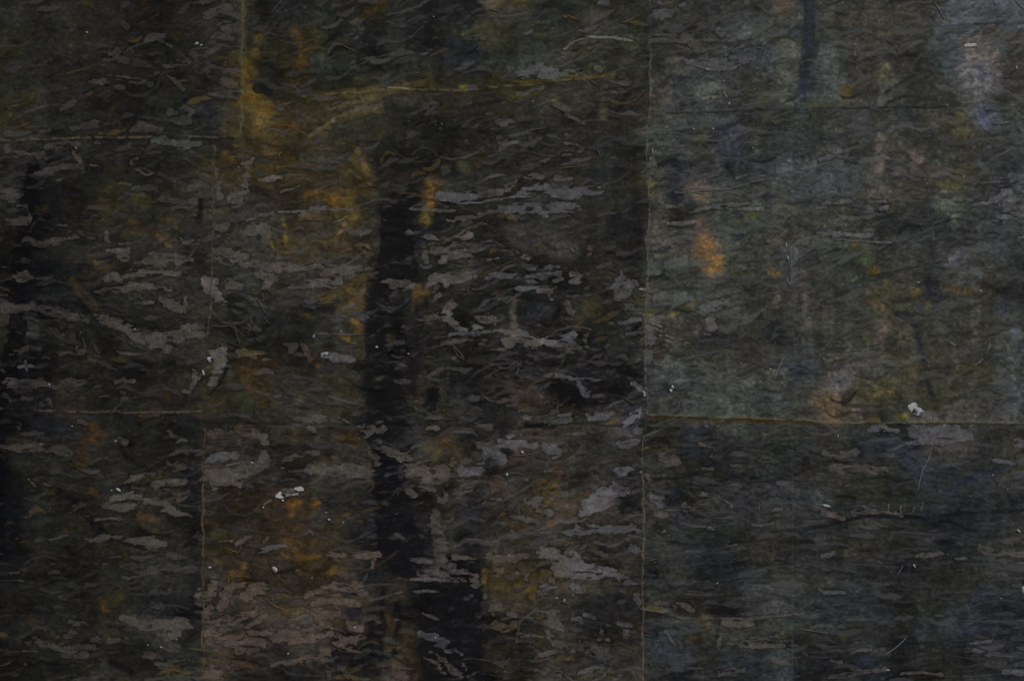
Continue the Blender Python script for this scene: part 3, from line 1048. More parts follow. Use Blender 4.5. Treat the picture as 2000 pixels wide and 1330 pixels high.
# loose hairs and straws: x,y along each, first number is the radius in pixels, tone letter y/w/o
FIBRES = """
y0.8 665,87 680,96 697,102
y0.8 530,28 542,12 555,0
y0.7 780,18 790,8 798,2
y0.9 955,19 968,22 978,25
y0.8 780,159 786,162 792,160
y0.8 812,182 808,192 806,200
y0.9 1075,206 1090,213 1106,222
o1.0 1103,30 1115,34 1126,40
y0.8 1150,155 1158,162 1164,168
y0.8 968,238 978,236 990,234
y0.8 1033,257 1045,254 1060,252
y0.9 1148,152 1130,146
y1.0 1167,293 1170,300 1172,305
y0.8 1172,310 1175,304 1180,300
o0.8 1090,331 1110,328 1130,326
y0.7 886,678 892,692 905,703
y0.9 874,662 885,675 898,688 904,696 907,703
y1.0 944,738 960,730 978,719 988,720 996,716 1008,706
y0.7 940,742 960,734
y0.6 1010,706 1012,710
y0.7 1017,704 1018,712
y0.7 1014,718 1004,738
w0.9 1530,698 1520,718 1510,742
y0.9 1430,744 1445,738 1460,733 1475,726 1492,718
y0.7 1449,736 1460,736 1472,730
o0.9 1317,617 1326,613
y0.9 1556,1191 1570,1183 1587,1174
y0.8 1262,1095 1272,1093 1283,1090
y1.0 1277,1099 1280,1096
y0.9 1268,1290 1270,1296 1271,1302
y0.8 1552,1282 1554,1290 1556,1298
w0.9 1730,1275 1744,1266 1756,1256 1768,1244
w0.8 1762,1104 1757,1112 1752,1120
y0.7 1825,1162 1828,1155 1834,1149
w0.9 1820,865 1816,882 1810,900 1800,915 1797,928 1793,945 1791,957
w0.8 1824,8 1832,20 1843,40
w0.8 1937,0 1940,6 1944,13
w0.8 1980,0 1990,12 2000,22
y0.9 1705,240 1702,246
w0.9 1848,205 1850,212
y0.9 1533,553 1537,552
w0.9 1535,542 1538,551 1543,559
y0.8 1748,302 1749,314
y0.9 1935,673 1928,690
y0.8 500,580 510,594 519,612
y0.8 500,613 488,620 494,634
y0.7 461,648 466,660 470,674
y0.7 452,626 440,632 430,628
y0.7 485,632 490,642 484,650
y0.7 518,620 522,630 530,632
y0.7 430,670 438,676 446,680
o0.7 418,637 440,638 455,637
y0.7 470,650 478,656
y0.7 513,572 516,582
y0.9 443,909 455,906 470,902
y0.8 1000,889 1020,889 1042,885
y0.8 995,925 1010,922 1024,928
y0.8 1165,928 1168,942
y0.7 1195,895 1190,925 1184,944
y0.7 1270,690 1280,689 1290,687
y0.8 1215,775 1228,782 1238,788
y0.8 1095,1172 1104,1175 1114,1180
y0.7 1040,1205 1025,1203
o0.9 440,1068 455,1074 468,1079 472,1065
o0.8 518,1165 530,1178 545,1186 562,1190
o0.7 540,1203 558,1195 564,1188
o0.8 445,1122 449,1132 444,1144 437,1154
y0.7 480,1148 500,1143 530,1140
y0.7 728,1205 736,1212 744,1216
o0.8 155,655 160,648
y0.7 990,500 1003,498
w0.8 960,508 975,504
y0.8 840,468 860,470
y0.7 905,578 918,570 912,565
y0.7 980,577 990,586
y0.7 1030,610 1038,620
y0.7 1050,620 1058,612
y0.7 968,590 978,584
y0.7 935,600 950,596
y0.7 1150,730 1162,728
y0.7 1100,850 1130,846
y0.8 1230,838 1238,830
y0.7 820,620 835,616
y0.7 770,1130 785,1128
y0.8 1100,1290 1112,1284
y0.7 1400,1012 1425,1010
y0.7 1230,1000 1248,998
y0.7 1335,1300 1375,1304
y0.8 1565,1228 1590,1231 1616,1236
y0.7 1600,318 1625,312 1650,308
y0.7 1330,376 1400,374 1440,366
y0.7 1410,1067 1440,1062
y0.7 340,480 325,472
y0.7 280,330 300,338
y0.7 330,358 345,354
y0.7 360,375 372,374
y0.6 380,1050 384,1044
"""
# specks and lumps of white paint: tone, x, y, rx, ry
SPECKS = """
w 1786,798,6,4
u 385,87,5,3
u 394,90,3,2
u 232,956,6,4
w 219,957,2.5,2
w 515,990,2.2,2.2
w 637,1000,2,2
w 643,1014,2.8,2.8
w 671,1020,1.8,1.8
w 990,926,2.6,5
y 1020,883,3,5
w 1503,721,2.4,2.4
w 408,702,3,6
w 398,728,3,6
y 537,1111,8,6
w 411,1107,3,3
w 1792,552,4,2
w 1914,568,3,2
w 1784,1104,4,4
w 1996,1150,5,9
u 1612,987,11,3
w 1732,1307,4,2.5
y 1987,1036,5,4
w 1983,134,3,3
w 1880,346,2,3.5
w 736,678,3,4
w 613,657,2.5,4
w 666,647,2,2
w 637,691,3,3
w 798,691,1.8,2
w 493,903,3,2.5
w 610,1127,1.8,1.8
w 1274,297,1.6,5
w 1270,310,1.6,3
y 1251,566,5,2
w 1380,138,2,2
w 847,34,1.8,1.8
w 1078,58,1.6,1.6
w 1041,199,1.6,1.6
w 863,243,1.6,1.6
w 1021,155,1.8,1.8
w 1400,720,1.3,1.3
w 1440,614,1.6,1.6
w 1387,755,1.3,1.3
u 1313,756,4,4
u 1309,763,3,3
w 1608,701,1.8,1.8
w 1917,396,1.8,1.8
w 1950,400,1.4,1.4
w 1911,708,2,2
w 80,867,2.5,1.3
w 98,751,1.8,3
w 142,832,2,1.5
w 227,861,2.5,2
w 290,1258,1.8,1.8
w 316,1262,2,2
w 346,1247,1.6,1.6
w 335,1225,1.6,1.6
w 368,1217,1.6,1.6
w 150,290,1.6,3
w 171,65,2,2.5
w 265,643,2.2,2.2
w 248,641,1.6,1.6
w 1400,1138,1.8,1.8
w 1250,921,2,2
w 1226,962,2,2
w 1087,1167,2,2
w 1102,1171,2,3
w 994,1083,1.6,2.5
w 693,1224,3,3
y 563,1275,2.2,3
w 850,1244,1.8,1.8
w 838,1128,1.6,1.6
w 1937,927,2,2.5
w 1966,955,1.6,1.6
w 1894,968,1.3,1.3
w 1953,1167,1.8,1.8
w 1725,842,1.5,1.5
w 1635,851,2,2.5
w 1816,816,2,2.5
w 1843,830,2,1.5
w 1893,832,1.6,1.6
w 1423,204,2.2,3.5
w 1474,176,1.6,1.6
w 1413,160,2,1.6
w 1354,253,1.8,3
w 1392,253,2.5,2
w 1470,290,2,2
w 1585,690,1.4,1.4
w 1535,480,1.6,8
w 1538,505,2,6
"""
def poly(pts):
    xs = [p[0] for p in pts]; ys = [p[1] for p in pts]
    return lambda v: np.interp(v, xs, ys)


xa1 = poly([(-400, 477), (0, 476), (190, 474), (300, 469)])
xa2 = poly([(150, 421), (290, 418), (550, 414), (700, 405), (830, 399), (1060, 396), (1330, 398), (1700, 397)])
xb = poly([(-400, 1271), (0, 1268), (400, 1265), (800, 1262), (880, 1256), (1330, 1255), (1700, 1255)])
xc = poly([(-400, 1549), (600, 1546), (800, 1550), (1330, 1549), (1700, 1550)])
xl, xr = (lambda y: np.full_like(y, -460.0)), (lambda y: np.full_like(y, 2460.0))
yt, yb = (lambda x: np.full_like(x, -310.0)), (lambda x: np.full_like(x, 1640.0))
yl1 = poly([(-460, 279), (0, 276), (125, 271), (200, 270), (475, 268)])
yl2 = poly([(-460, 794), (40, 798), (90, 801), (200, 805), (400, 804)])
ym1 = poly([(400, 190), (620, 184), (700, 178), (800, 172), (900, 174), (1000, 170), (1100, 155), (1268, 148)])
ym2 = poly([(390, 828), (700, 829), (1000, 837), (1100, 829), (1270, 832)])
yr1 = poly([(1200, 226), (1330, 223), (1500, 217), (1700, 212), (2000, 209), (2460, 212)])
yr2 = poly([(1200, 812), (1375, 814), (1500, 819), (1600, 824), (1750, 827), (2000, 828), (2460, 829)])

# ------------------------------------------------------------------ colour of the sheets
K = 0.33                                   # brightest seen value / paint reflectance (see the exposure above)
LX = 5.0 * fbm(GX, GY, 54, 34, 1, 2)
LY = 3.6 * fbm(GX, GY, 54, 34, 3, 2)
WX = LX + 1.7 * fbm(GX, GY, 13, 9, 2, 2)
WY = LY + 1.3 * fbm(GX, GY, 13, 9, 4, 2)
rows = [''.join(r.split()) for r in STAIN_VIGNETTE.strip().splitlines()]
cells = np.array([[PAL[ch] for ch in r] for r in rows], np.float32)          # 27 x 40
cells = np.pad(cells, ((8, 8), (10, 10), (0, 0)), mode='symmetric')


def cell_at(x, y):
    u = np.clip((x - 25) / 50 + 10, 0, cells.shape[1] - 1.001); v = np.clip((y - 25) / 50 + 8, 0, cells.shape[0] - 1.001)
    i, j = u.astype(np.int32), v.astype(np.int32)
    a, b = sstep(u - i)[..., None], sstep(v - j)[..., None]
    return (cells[j, i] * (1 - a) + cells[j, i + 1] * a) * (1 - b) + (cells[j + 1, i] * (1 - a) + cells[j + 1, i + 1] * a) * b


bx = GX + 3.2 * LX + 16 * fbm(GX, GY, 60, 34, 5, 3)
by = GY + 2.6 * LY + 9 * fbm(GX, GY, 60, 34, 6, 3)
RGB = cell_at(bx, by)
# mottling: broad, then flat streaks, then fine
mott = 0.12 * fbm(GX, GY, 70, 34, 8, 3) + 0.13 * fbm(GX + WX, GY + WY, 26, 12, 9, 3) + 0.15 * fbm(GX, GY, 7, 6, 10, 2) \
    + (0.09 + 0.03 * np.clip((GX - 1240) / 60, 0, 1) * np.clip((900 - GY) / 120, 0, 1)) * fbm(GX + 0.4 * WX, GY, 20, 150, 7, 2)
RGB = RGB * np.exp(mott)[..., None]
tint = fbm(GX, GY, 90, 60, 11, 3)[..., None]
RGB = RGB * (1 + tint * np.array([0.05, 0.0, -0.06], np.float32))
ochre = np.clip(fbm(GX + 2 * WX, GY + 2 * WY, 38, 16, 12, 4) - 0.42, 0, 1)[..., None] * np.clip(1.15 - GX / 2400, 0.35, 1)[..., None]
RGB = RGB + ochre * np.array([20, 12, -4], np.float32)

EVEN = (0.20 * ((GX > xb(GY)) & (GY < yr2(GX))) + 0.12 * ((GX > xb(GY)) & (GY >= yr2(GX))))[..., None]
RGB = RGB * (1 - EVEN) + EVEN * np.where((GY < yr2(GX))[..., None], np.array([56, 58, 56], np.float32), np.array([44, 46, 47], np.float32)) * np.exp(mott)[..., None]


def window(pts, pad):
    xs = [p[0] for p in pts]; ys = [p[1] for p in pts]; r = max(p[2] for p in pts) + pad
    i0, i1 = int((min(xs) - r - X0) / STEP), int((max(xs) + r - X0) / STEP) + 2
    j0, j1 = int((min(ys) - r - Y0) / STEP), int((max(ys) + r - Y0) / STEP) + 2
    return slice(max(j0, 0), min(j1, NY)), slice(max(i0, 0), min(i1, NX))


EDGE = fbm(GX, GY, 14, 9, 14, 3)
EDGE2 = noise_at(GX, GY, 5, 4, 15)
for k, pts in parse(SOFT):
    c = np.array([float(q) for q in k.split(',')[:3]], np.float32)
    r = sum(p[2] for p in pts) / len(pts)
    kind = k.split(',')[3] if len(k.split(',')) == 4 else ''
    hard = kind == 'h'
    sl = window(pts, 14 + (r if kind == 'w' else 0))
    d = sdist(GX[sl] + 0.6 * WX[sl], GY[sl] + 0.6 * WY[sl], pts)
    d = d - (0.16 * r if not hard else 0.0) + min(0.26 * r, 4.0) * (2.0 if hard else 1.0) * EDGE[sl] + min(0.15 * r, 1.5) * EDGE2[sl]
    soft = {'h': 2.4, 'w': r, 's': min(1.1 * r, 16.0)}.get(kind, min(max(1.8, 0.75 * r), 10.0))
    if c[0] - c[2] > 34 and pts[0][0] > 720 and kind != 's':     # ochre and rust: dull and broken up
        c = c * np.array([0.90, 0.98, 1.10], np.float32)
    if c[0] - c[1] > 15 and kind != 's':             # rust leans to ochre
        c = c + np.array([-0.06, 0.22, 0.06], np.float32) * (c[0] - c[1])
    if c[0] - c[2] > 20 and pts[0][0] > 1275 and kind != 's':
        c = c * np.array([0.93, 0.96, 1.15], np.float32)
    al = (sstep(0.5 - d / (2 * soft)) * (0.5 * np.clip(1 + 0.6 * EDGE[sl], 0, 1.5) if kind == 'w' else np.clip(0.92 + 0.22 * EDGE[sl], 0.4, 1) if hard else np.clip(0.86 + 0.34 * EDGE[sl] + 0.16 * EDGE2[sl], 0.3, 0.97)))[..., None]
    tex = np.exp(0.8 * mott[sl])[..., None]
    RGB[sl] = RGB[sl] * (1 - al) + c * tex * al
# small worn wisps and specks, mostly lying flat, thicker in the middle sheets
dens = 0.30 + 0.5 * np.exp(-(((GX - 1000) / 300) ** 2 + ((GY - 720) / 260) ** 2)) + 0.35 * np.exp(-(((GX - 1300) / 320) ** 2 + ((GY - 1050) / 220) ** 2)) \
    + 0.25 * np.exp(-(((GX - 560) / 200) ** 2 + ((GY - 1150) / 240) ** 2)) + 0.2 * np.exp(-(((GX - 280) / 170) ** 2 + ((GY - 540) / 200) ** 2))
dens *= np.clip(0.7 + 0.9 * fbm(GX, GY, 90, 50, 20, 2), 0.1, 1.6)
GRAIN = noise_at(GX, GY, 4.2, 3.6, 81) + 0.7 * noise_at(GX, GY, 11, 9, 82) * np.clip(0.6 + EDGE, 0, 1.5)
RGB = RGB * np.exp(GRAIN * (0.10 + 0.05 * np.clip((GX - 1180) / 160, 0, 1)))[..., None]
# every sheet scaled to its own tone
right = GX > xb(GY)
low_r = right & (GY > yr2(GX))
left = GX < np.where(GY < yl1(GX), xa1(GY), xa2(GY))
mid = ~right & ~left
for msk, tn in ((right & ~low_r, (1.19, 1.20, 1.20)), (low_r, (1.07, 1.085, 1.09)), (left, (1.03, 1.03, 1.03)),
                (mid & (GY < ym1(GX)), (1.0, 1.02, 0.92)), (mid & (GY >= ym1(GX)) & (GY < ym2(GX)), (1.0, 1.0, 0.97)), (mid & (GY >= ym2(GX)), (1.09, 1.05, 1.03))):
    RGB = np.where(msk[..., None], RGB * np.array(tn, np.float32), RGB)
n1 = fbm(GX + 1.5 * LX, GY + 1.3 * LY + 0.08 * GX, 32, 9, 21, 2)
n2 = fbm(GX + 1.2 * LX, GY + 1.4 * LY - 0.12 * GX, 15, 5, 22, 2)
n3 = fbm(GX + 0.8 * WX, GY + 0.8 * WY + 0.05 * GX, 9, 3.6, 23, 2)
n4 = fbm(GX + 2.4 * LX, GY + 2.2 * LY - 0.05 * GX, 60, 22, 24, 3)
wisp = np.clip(1 - np.abs(n1 - 0.25) / 0.06, 0, 1) * np.clip((n2 + 0.15) * 2.2, 0, 1)
lvl = np.clip(dens, 0, 1.2)
big = sstep((n4 - 0.62 + 0.22 * lvl) / 0.035) * (0.55 + 0.35 * EDGE)
patch = 0.60 * big + 0.55 * sstep((n1 - 0.56 + 0.16 * lvl) / 0.05) + 0.55 * sstep((n2 - 0.66 + 0.14 * lvl) / 0.08) + 0.45 * sstep((n3 - 0.74 + 0.14 * lvl) / 0.10)
pale = 0.48 * RGB.mean(axis=2, keepdims=True) * np.array([1.02, 1.0, 0.99], np.float32) + np.array([37, 35.5, 34.5], np.float32) * np.clip(0.72 + GX / 2600, 0.72, 1.2)[..., None]  # left-to-right light gradient put into the pale colour
al = np.clip((0.35 + 0.75 * lvl) * (0.35 * wisp + 0.62 * patch), 0, 0.85)[..., None]
RGB = RGB * (1 - al) + pale * al
dark = np.clip(0.25 + lvl, 0, 1) * (0.6 * sstep((-0.42 - n1) / 0.10) + 0.5 * sstep((-0.45 - n4) / 0.06) + 0.35 * sstep((-0.55 - n3) / 0.1))
RGB = RGB * (1 - 0.34 * np.clip(dark, 0, 1)[..., None])

# long wavy bands that follow the flow and interlock
FLOW = 0.08 + 0.30 * fbm(GX, GY, 300, 150, 71, 2)
srng = np.random.default_rng(11)
# thousands of small worn strokes: lens shaped, lying along a slowly turning flow, pale with a dark lower rim
FLOW = 0.08 + 0.30 * fbm(GX, GY, 300, 150, 71, 2)
srng = np.random.default_rng(11)


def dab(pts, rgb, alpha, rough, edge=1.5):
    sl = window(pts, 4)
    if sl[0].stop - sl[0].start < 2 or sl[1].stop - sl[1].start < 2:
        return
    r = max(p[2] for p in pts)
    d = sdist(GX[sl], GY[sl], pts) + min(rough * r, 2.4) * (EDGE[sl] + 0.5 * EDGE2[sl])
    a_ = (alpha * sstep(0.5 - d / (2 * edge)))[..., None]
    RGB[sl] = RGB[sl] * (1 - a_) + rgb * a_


def streak(x, y, length, w, ang, bend):
    pts = []
    for t in (-0.5, -0.25, 0.0, 0.25, 0.5):
        a = ang + bend * t
        pts.append((x + length * t * math.cos(a), y - length * t * math.sin(a), max(w * (1 - (2 * t) ** 2) ** 0.7, 0.35)))
    return pts


for n in range(820):
    x, y = srng.uniform(-80, 2060), srng.uniform(-60, 1390)
    L0 = float(samp(lvl, np.array([x]), np.array([y]))[0])
    isr = x > 1265 and y < 820
    if srng.random() > (0.75 if isr else 0.25 + 0.8 * L0):
        continue
    np_, w0, ph = int(srng.integers(4, 13)), srng.uniform(1.2, 6.5), srng.uniform(0, 6.28)
    pts, a0 = [], srng.normal(0, 0.10)
    m = float(samp(RGB, np.array([x], np.float32), np.array([y], np.float32))[0].mean())
    for q in range(np_):
        t = (q + 0.5) / np_
        a = float(samp(FLOW, np.array([x]), np.array([y]))[0]) + a0 + 0.46 * math.sin(ph + q * 1.15)
        x += 15 * math.cos(a); y -= 15 * math.sin(a)
        pts.append((x, y, max(w0 * math.sin(math.pi * t) ** 0.6 * (0.65 + 0.5 * math.sin(ph * 3 + q * 1.7)), 0.5)))
    g = srng.uniform(0.82, 1.12) * min(1.06, 0.84 + x / 4200)  # bands dimmed to the left, the light's fall-off painted in
    tone = np.array([0.5 * m + 42, 0.5 * m + 40.8, 0.5 * m + 39], np.float32) * g
    if isr:
        tone = np.array([0.6 * m + 31, 0.6 * m + 32.5, 0.6 * m + 31], np.float32)
    elif x > 1258:
        tone = np.array([0.55 * m + 30, 0.55 * m + 31, 0.55 * m + 33], np.float32)
    elif 390 < x < 740 and y > 1080:
        tone = tone * np.array([1.07, 1.0, 0.96], np.float32)
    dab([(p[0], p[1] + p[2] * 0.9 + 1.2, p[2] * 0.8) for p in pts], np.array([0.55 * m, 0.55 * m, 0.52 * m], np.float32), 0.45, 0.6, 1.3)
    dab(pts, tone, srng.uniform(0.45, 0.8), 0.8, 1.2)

for n in range(10500):
    x, y = srng.uniform(-60, 2060), srng.uniform(-60, 1390)
    L0 = float(samp(lvl, np.array([x]), np.array([y]))[0])
    if srng.random() > (0.22 + 0.9 * L0) * (0.95 if x > 1265 and y < 820 else 1.25 if x > 1258 else 1.0):
        continue
    u = srng.random()
    isr = x > 1265 and y < 820
    if u < 0.62:
        length, w = srng.uniform(6, 20), srng.uniform(1.0, 2.6)
    elif u < 0.90:
        length, w = srng.uniform(16, 56), srng.uniform(2.0, 6.0)
    else:
        length, w = srng.uniform(50, 150), srng.uniform(1.0, 2.2)
    if isr:
        length *= 1.5
    lowr = x > 1258 and y > 825
    if lowr:
        length *= 1.2; w *= 0.9
    ang = float(samp(FLOW, np.array([x]), np.array([y]))[0]) * (0.5 if lowr else 1.0) + srng.normal(0, 0.09 if lowr else 0.17)
    pts = streak(x, y, length, w, ang, srng.normal(0, 0.3 if lowr else 0.7))
    base = samp(RGB, np.array([x], np.float32), np.array([y], np.float32))[0]
    m = float(base.mean())
    tone = np.array([0.40 * m + 47, 0.40 * m + 45.5, 0.40 * m + 43.5], np.float32) * srng.uniform(0.72, 1.15) * min(1.08, 0.82 + x / 3800)  # stroke tone carries the same painted light gradient, dimmer to the left
    if isr:
        tone = base * 0.66 + np.array([29, 30.5, 29.5], np.float32)
    elif lowr:
        tone = (0.52 * m + np.array([37, 37.5, 38.5], np.float32)) * srng.uniform(0.85, 1.12)
    elif srng.random() < (0.34 if (390 < x < 760 and y > 980) or (470 < x < 720 and 150 < y < 600) else 0.12):
        tone = base * 0.45 + np.array([50, 40, 22], np.float32)
    if srng.random() < 0.24:
        dab(pts, base * srng.uniform(0.45, 0.75), srng.uniform(0.35, 0.75), 0.4)
    else:
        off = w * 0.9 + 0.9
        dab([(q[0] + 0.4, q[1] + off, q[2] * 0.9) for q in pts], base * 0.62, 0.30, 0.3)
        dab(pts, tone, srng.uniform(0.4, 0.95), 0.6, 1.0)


for k, pts in parse(SOFT):                      # the near black bands lie over most of the strokes
    if k.endswith(',h'):
        c = np.array([float(q) for q in k.split(',')[:3]], np.float32)
        sl = window(pts, 12)
        d = sdist(GX[sl] + 0.6 * WX[sl], GY[sl] + 0.6 * WY[sl], pts) + 2.2 * EDGE[sl]
        al = (0.55 * sstep(0.5 - d / 4) * np.clip(0.85 + 1.2 * EDGE[sl] + 0.4 * EDGE2[sl], 0.0, 1.3))[..., None]
        RGB[sl] = RGB[sl] * (1 - al) + c * al

cuts = [p for _, p in parse(CUTS)]


def flake_field(X, Y, wx, wy, pts, rough):
    """> 0 where a flake still sticks: stroke outline, frayed by noise, with worn holes"""
    r = max(p[2] for p in pts)
    d = sdist(X + 0.7 * rough * wx, Y + 0.7 * rough * wy, pts)
    amp = min(0.5 * r, 4.6) * rough
    f = -(d + amp * (0.85 * noise_at(X + wx, Y + wy, 20, 7, 41) + 0.75 * noise_at(X + wx, Y, 9, 3.4, 42) + 0.35 * noise_at(X, Y, 4, 2.4, 43)) - 0.12 * amp)
    if r > 3.5:     # holes and thin places
        hole = fbm(X + wx, Y + wy, 22, 7, 44, 3)
        f = np.minimum(f, (0.55 - hole) * 9.0)
    for c in cuts:
        if any(X.min() - 30 < q[0] < X.max() + 30 and Y.min() - 30 < q[1] < Y.max() + 30 for q in c):
            f = np.minimum(f, sdist(X + 0.6 * wx, Y + 0.6 * wy, c) + 0.8 * noise_at(X, Y, 6, 4, 45))
    return f


for t, pts in parse(FLAKES):                    # a darker rim round each flake
    sl = window(pts, 12)
    f = flake_field(GX[sl], GY[sl], WX[sl], WY[sl], pts, 1.0)
    rim = sstep(1 + f / 5.0) * (f < 0) * np.clip(0.75 + 0.5 * EDGE[sl], 0.1, 1)
    RGB[sl] = RGB[sl] * (1 - 0.24 * rim)[..., None]

# ------------------------------------------------------------------ relief of the sheets (metres)
H = 0.0009 * fbm(GX, GY, 260, 200, 30, 3) + 0.00016 * fbm(GX + WX, GY + WY, 34, 12, 31, 3) + 0.00003 * fbm(GX, GY, 8, 5, 32, 2)
for k, pts in parse(RIDGES):
    q = [float(s) for s in k.split(',')]
    sl = window(pts, 8)
    d = sdist(GX[sl] + 0.35 * WX[sl], GY[sl] + 0.35 * WY[sl], pts) + 0.7 * EDGE[sl]
    al = (0.8 * sstep(0.5 - d / 2.4) * np.clip(0.65 + 1.3 * EDGE[sl] + 0.5 * EDGE2[sl], 0.08, 1))[..., None]
    RGB[sl] = RGB[sl] * (1 - al) + np.array(q[:3], np.float32) * al
    H[sl] += q[3] * 0.0006 * sstep(0.5 - d / 6.0)
blur = (RGB + np.roll(RGB, 1, 0) + np.roll(RGB, -1, 0) + np.roll(RGB, 1, 1) + np.roll(RGB, -1, 1)) / 5
RGB = np.clip((RGB + 0.9 * (RGB - blur)) * BRIGHT, 3, 200)
ALB = np.clip(lin(RGB) / K - SPEC_LIFT, 0.004, 0.85).astype(np.float32)


# ------------------------------------------------------------------ materials
def nd(t, kind, **kw):
    n = t.nodes.new(kind)
    for k, v in kw.items():
        setattr(n, k, v)
    return n


def skin(name, grain, bump, rough, stretch):
    m = bpy.data.materials.new(name)
    m.use_nodes = True
    t = m.node_tree
    p = t.nodes['Principled BSDF']
    at = nd(t, 'ShaderNodeAttribute', attribute_name='stain')
    tc = nd(t, 'ShaderNodeTexCoord')
    mp = nd(t, 'ShaderNodeMapping')
    mp.inputs['Scale'].default_value = stretch
    t.links.new(tc.outputs['Object'], mp.inputs[0])
    n = nd(t, 'ShaderNodeTexNoise'); n.inputs['Scale'].default_value = 1.0; n.inputs['Detail'].default_value = 3.0
    n.inputs['Roughness'].default_value = 0.65
    t.links.new(mp.outputs[0], n.inputs['Vector'])
    g = nd(t, 'ShaderNodeTexNoise'); g.inputs['Scale'].default_value = 850.0; g.inputs['Detail'].default_value = 2.0
    t.links.new(tc.outputs['Object'], g.inputs['Vector'])
    r1 = nd(t, 'ShaderNodeMapRange'); r1.inputs['From Min'].default_value = 0.25; r1.inputs['From Max'].default_value = 0.75
    r1.inputs['To Min'].default_value = 1 - grain; r1.inputs['To Max'].default_value = 1 + grain
    t.links.new(n.outputs[0], r1.inputs['Value'])
    r2 = nd(t, 'ShaderNodeMapRange'); r2.inputs['From Min'].default_value = 0.25; r2.inputs['From Max'].default_value = 0.75
    r2.inputs['To Min'].default_value = 0.70; r2.inputs['To Max'].default_value = 1.30
    t.links.new(g.outputs[0], r2.inputs['Value'])
    mu = nd(t, 'ShaderNodeMath', operation='MULTIPLY')
    t.links.new(r1.outputs[0], mu.inputs[0]); t.links.new(r2.outputs[0], mu.inputs[1])
    mx = nd(t, 'ShaderNodeVectorMath', operation='SCALE')
    t.links.new(at.outputs['Color'], mx.inputs[0]); t.links.new(mu.outputs[0], mx.inputs['Scale'])
    t.links.new(mx.outputs[0], p.inputs['Base Color'])
    b = nd(t, 'ShaderNodeBump'); b.inputs['Strength'].default_value = bump; b.inputs['Distance'].default_value = 0.0004
    t.links.new(n.outputs[0], b.inputs['Height'])
    t.links.new(b.outputs[0], p.inputs['Normal'])
    r3 = nd(t, 'ShaderNodeMapRange'); r3.inputs['To Min'].default_value = rough - 0.12; r3.inputs['To Max'].default_value = rough + 0.12
    t.links.new(n.outputs[0], r3.inputs['Value'])
    t.links.new(r3.outputs[0], p.inputs['Roughness'])
    p.inputs['Specular IOR Level'].default_value = 0.14
    return m


M_SHEET = skin('waxed_sheet', 0.16, 0.25, 0.62, (700, 700, 950))
M_FLAKE = skin('worn_flake', 0.30, 0.40, 0.80, (900, 600, 260))


def plain(name, col, rough, scale, var):
    m = bpy.data.materials.new(name)
    m.use_nodes = True
    t = m.node_tree
    p = t.nodes['Principled BSDF']
    n = nd(t, 'ShaderNodeTexNoise'); n.inputs['Scale'].default_value = scale; n.inputs['Detail'].default_value = 3
    tc = nd(t, 'ShaderNodeTexCoord'); t.links.new(tc.outputs['Object'], n.inputs['Vector'])
    cr = nd(t, 'ShaderNodeValToRGB')
    cr.color_ramp.elements[0].position = 0.3; cr.color_ramp.elements[1].position = 0.7
    cr.color_ramp.elements[0].color = (*[c * (1 - var) for c in col], 1)
    cr.color_ramp.elements[1].color = (*[min(c * (1 + var), 0.85) for c in col], 1)
    t.links.new(n.outputs[0], cr.inputs[0]); t.links.new(cr.outputs[0], p.inputs['Base Color'])
    p.inputs['Roughness'].default_value = rough
    p.inputs['Specular IOR Level'].default_value = 0.15
    return m


def tone_alb(t, gain=1.0):
    return [float(v) for v in np.clip(lin(np.array(TONE[t]) * gain) / K, 0.01, 0.85)]


M_BOARD = plain('backing_board', (0.02, 0.019, 0.018), 0.9, 120, 0.3)
M_FIBRE = {t: plain('fibre_' + {'y': 'straw', 'w': 'white', 'o': 'ochre'}[t], c, 0.7, 900, 0.35)
           for t, c in (('y', tone_alb('y', 0.85)), ('w', tone_alb('u', 1.0)), ('o', [float(v) for v in lin([100, 78, 36]) / K]))}
M_SPECK = {'w': plain('paint_white', (0.52, 0.53, 0.55), 0.6, 420, 0.25), 'u': plain('paint_bluish', tone_alb('u', 1.05), 0.6, 420, 0.3),
           'y': plain('paint_cream', (0.50, 0.46, 0.38), 0.6, 420, 0.25)}


# ------------------------------------------------------------------ object helpers
def world(px, py, h):
    return np.stack([(px - 1000.0) * S, -np.asarray(h), ZC + (665.0 - py) * S], axis=-1)


def link(name, me, mat, parent, label=None, kind=None):
    o = bpy.data.objects.new(name, me)
    sc.collection.objects.link(o)
    if mat is not None:
        me.materials.append(mat)
    o.parent = parent
    if label:
        o['label'] = label
    if kind:
        o['kind'] = kind
    return o


def mesh_from(name, V, quads=None, faces=None, col=None, smooth=True):
    me = bpy.data.meshes.new(name)
    if quads is not None:
        q = np.asarray(quads, np.int32)
        me.vertices.add(len(V)); me.vertices.foreach_set('co', np.asarray(V, np.float32).ravel())
        me.loops.add(q.size); me.loops.foreach_set('vertex_index', q.ravel())
        me.polygons.add(len(q))
        me.polygons.foreach_set('loop_start', np.arange(len(q), dtype=np.int32) * 4)
        me.polygons.foreach_set('use_smooth', np.full(len(q), smooth))
        me.update(calc_edges=True)
    else:
        me.from_pydata([tuple(v) for v in V], [], faces)
        me.polygons.foreach_set('use_smooth', np.full(len(me.polygons), smooth))
    if col is not None:
        a = me.color_attributes.new('stain', 'FLOAT_COLOR', 'POINT')
        a.data.foreach_set('color', np.concatenate([col, np.ones((len(col), 1), np.float32)], axis=1).astype(np.float32).ravel())
    return me


# ------------------------------------------------------------------ the wall and its sheets
wall = bpy.data.objects.new('wall', None)
sc.collection.objects.link(wall)
wall.location = (0, 0, ZC)
wall['label'] = 'dark mottled wall of pasted sheets with worn grey flakes, rust stains and white specks'
wall['category'] = 'wall'
wall['kind'] = 'thing'


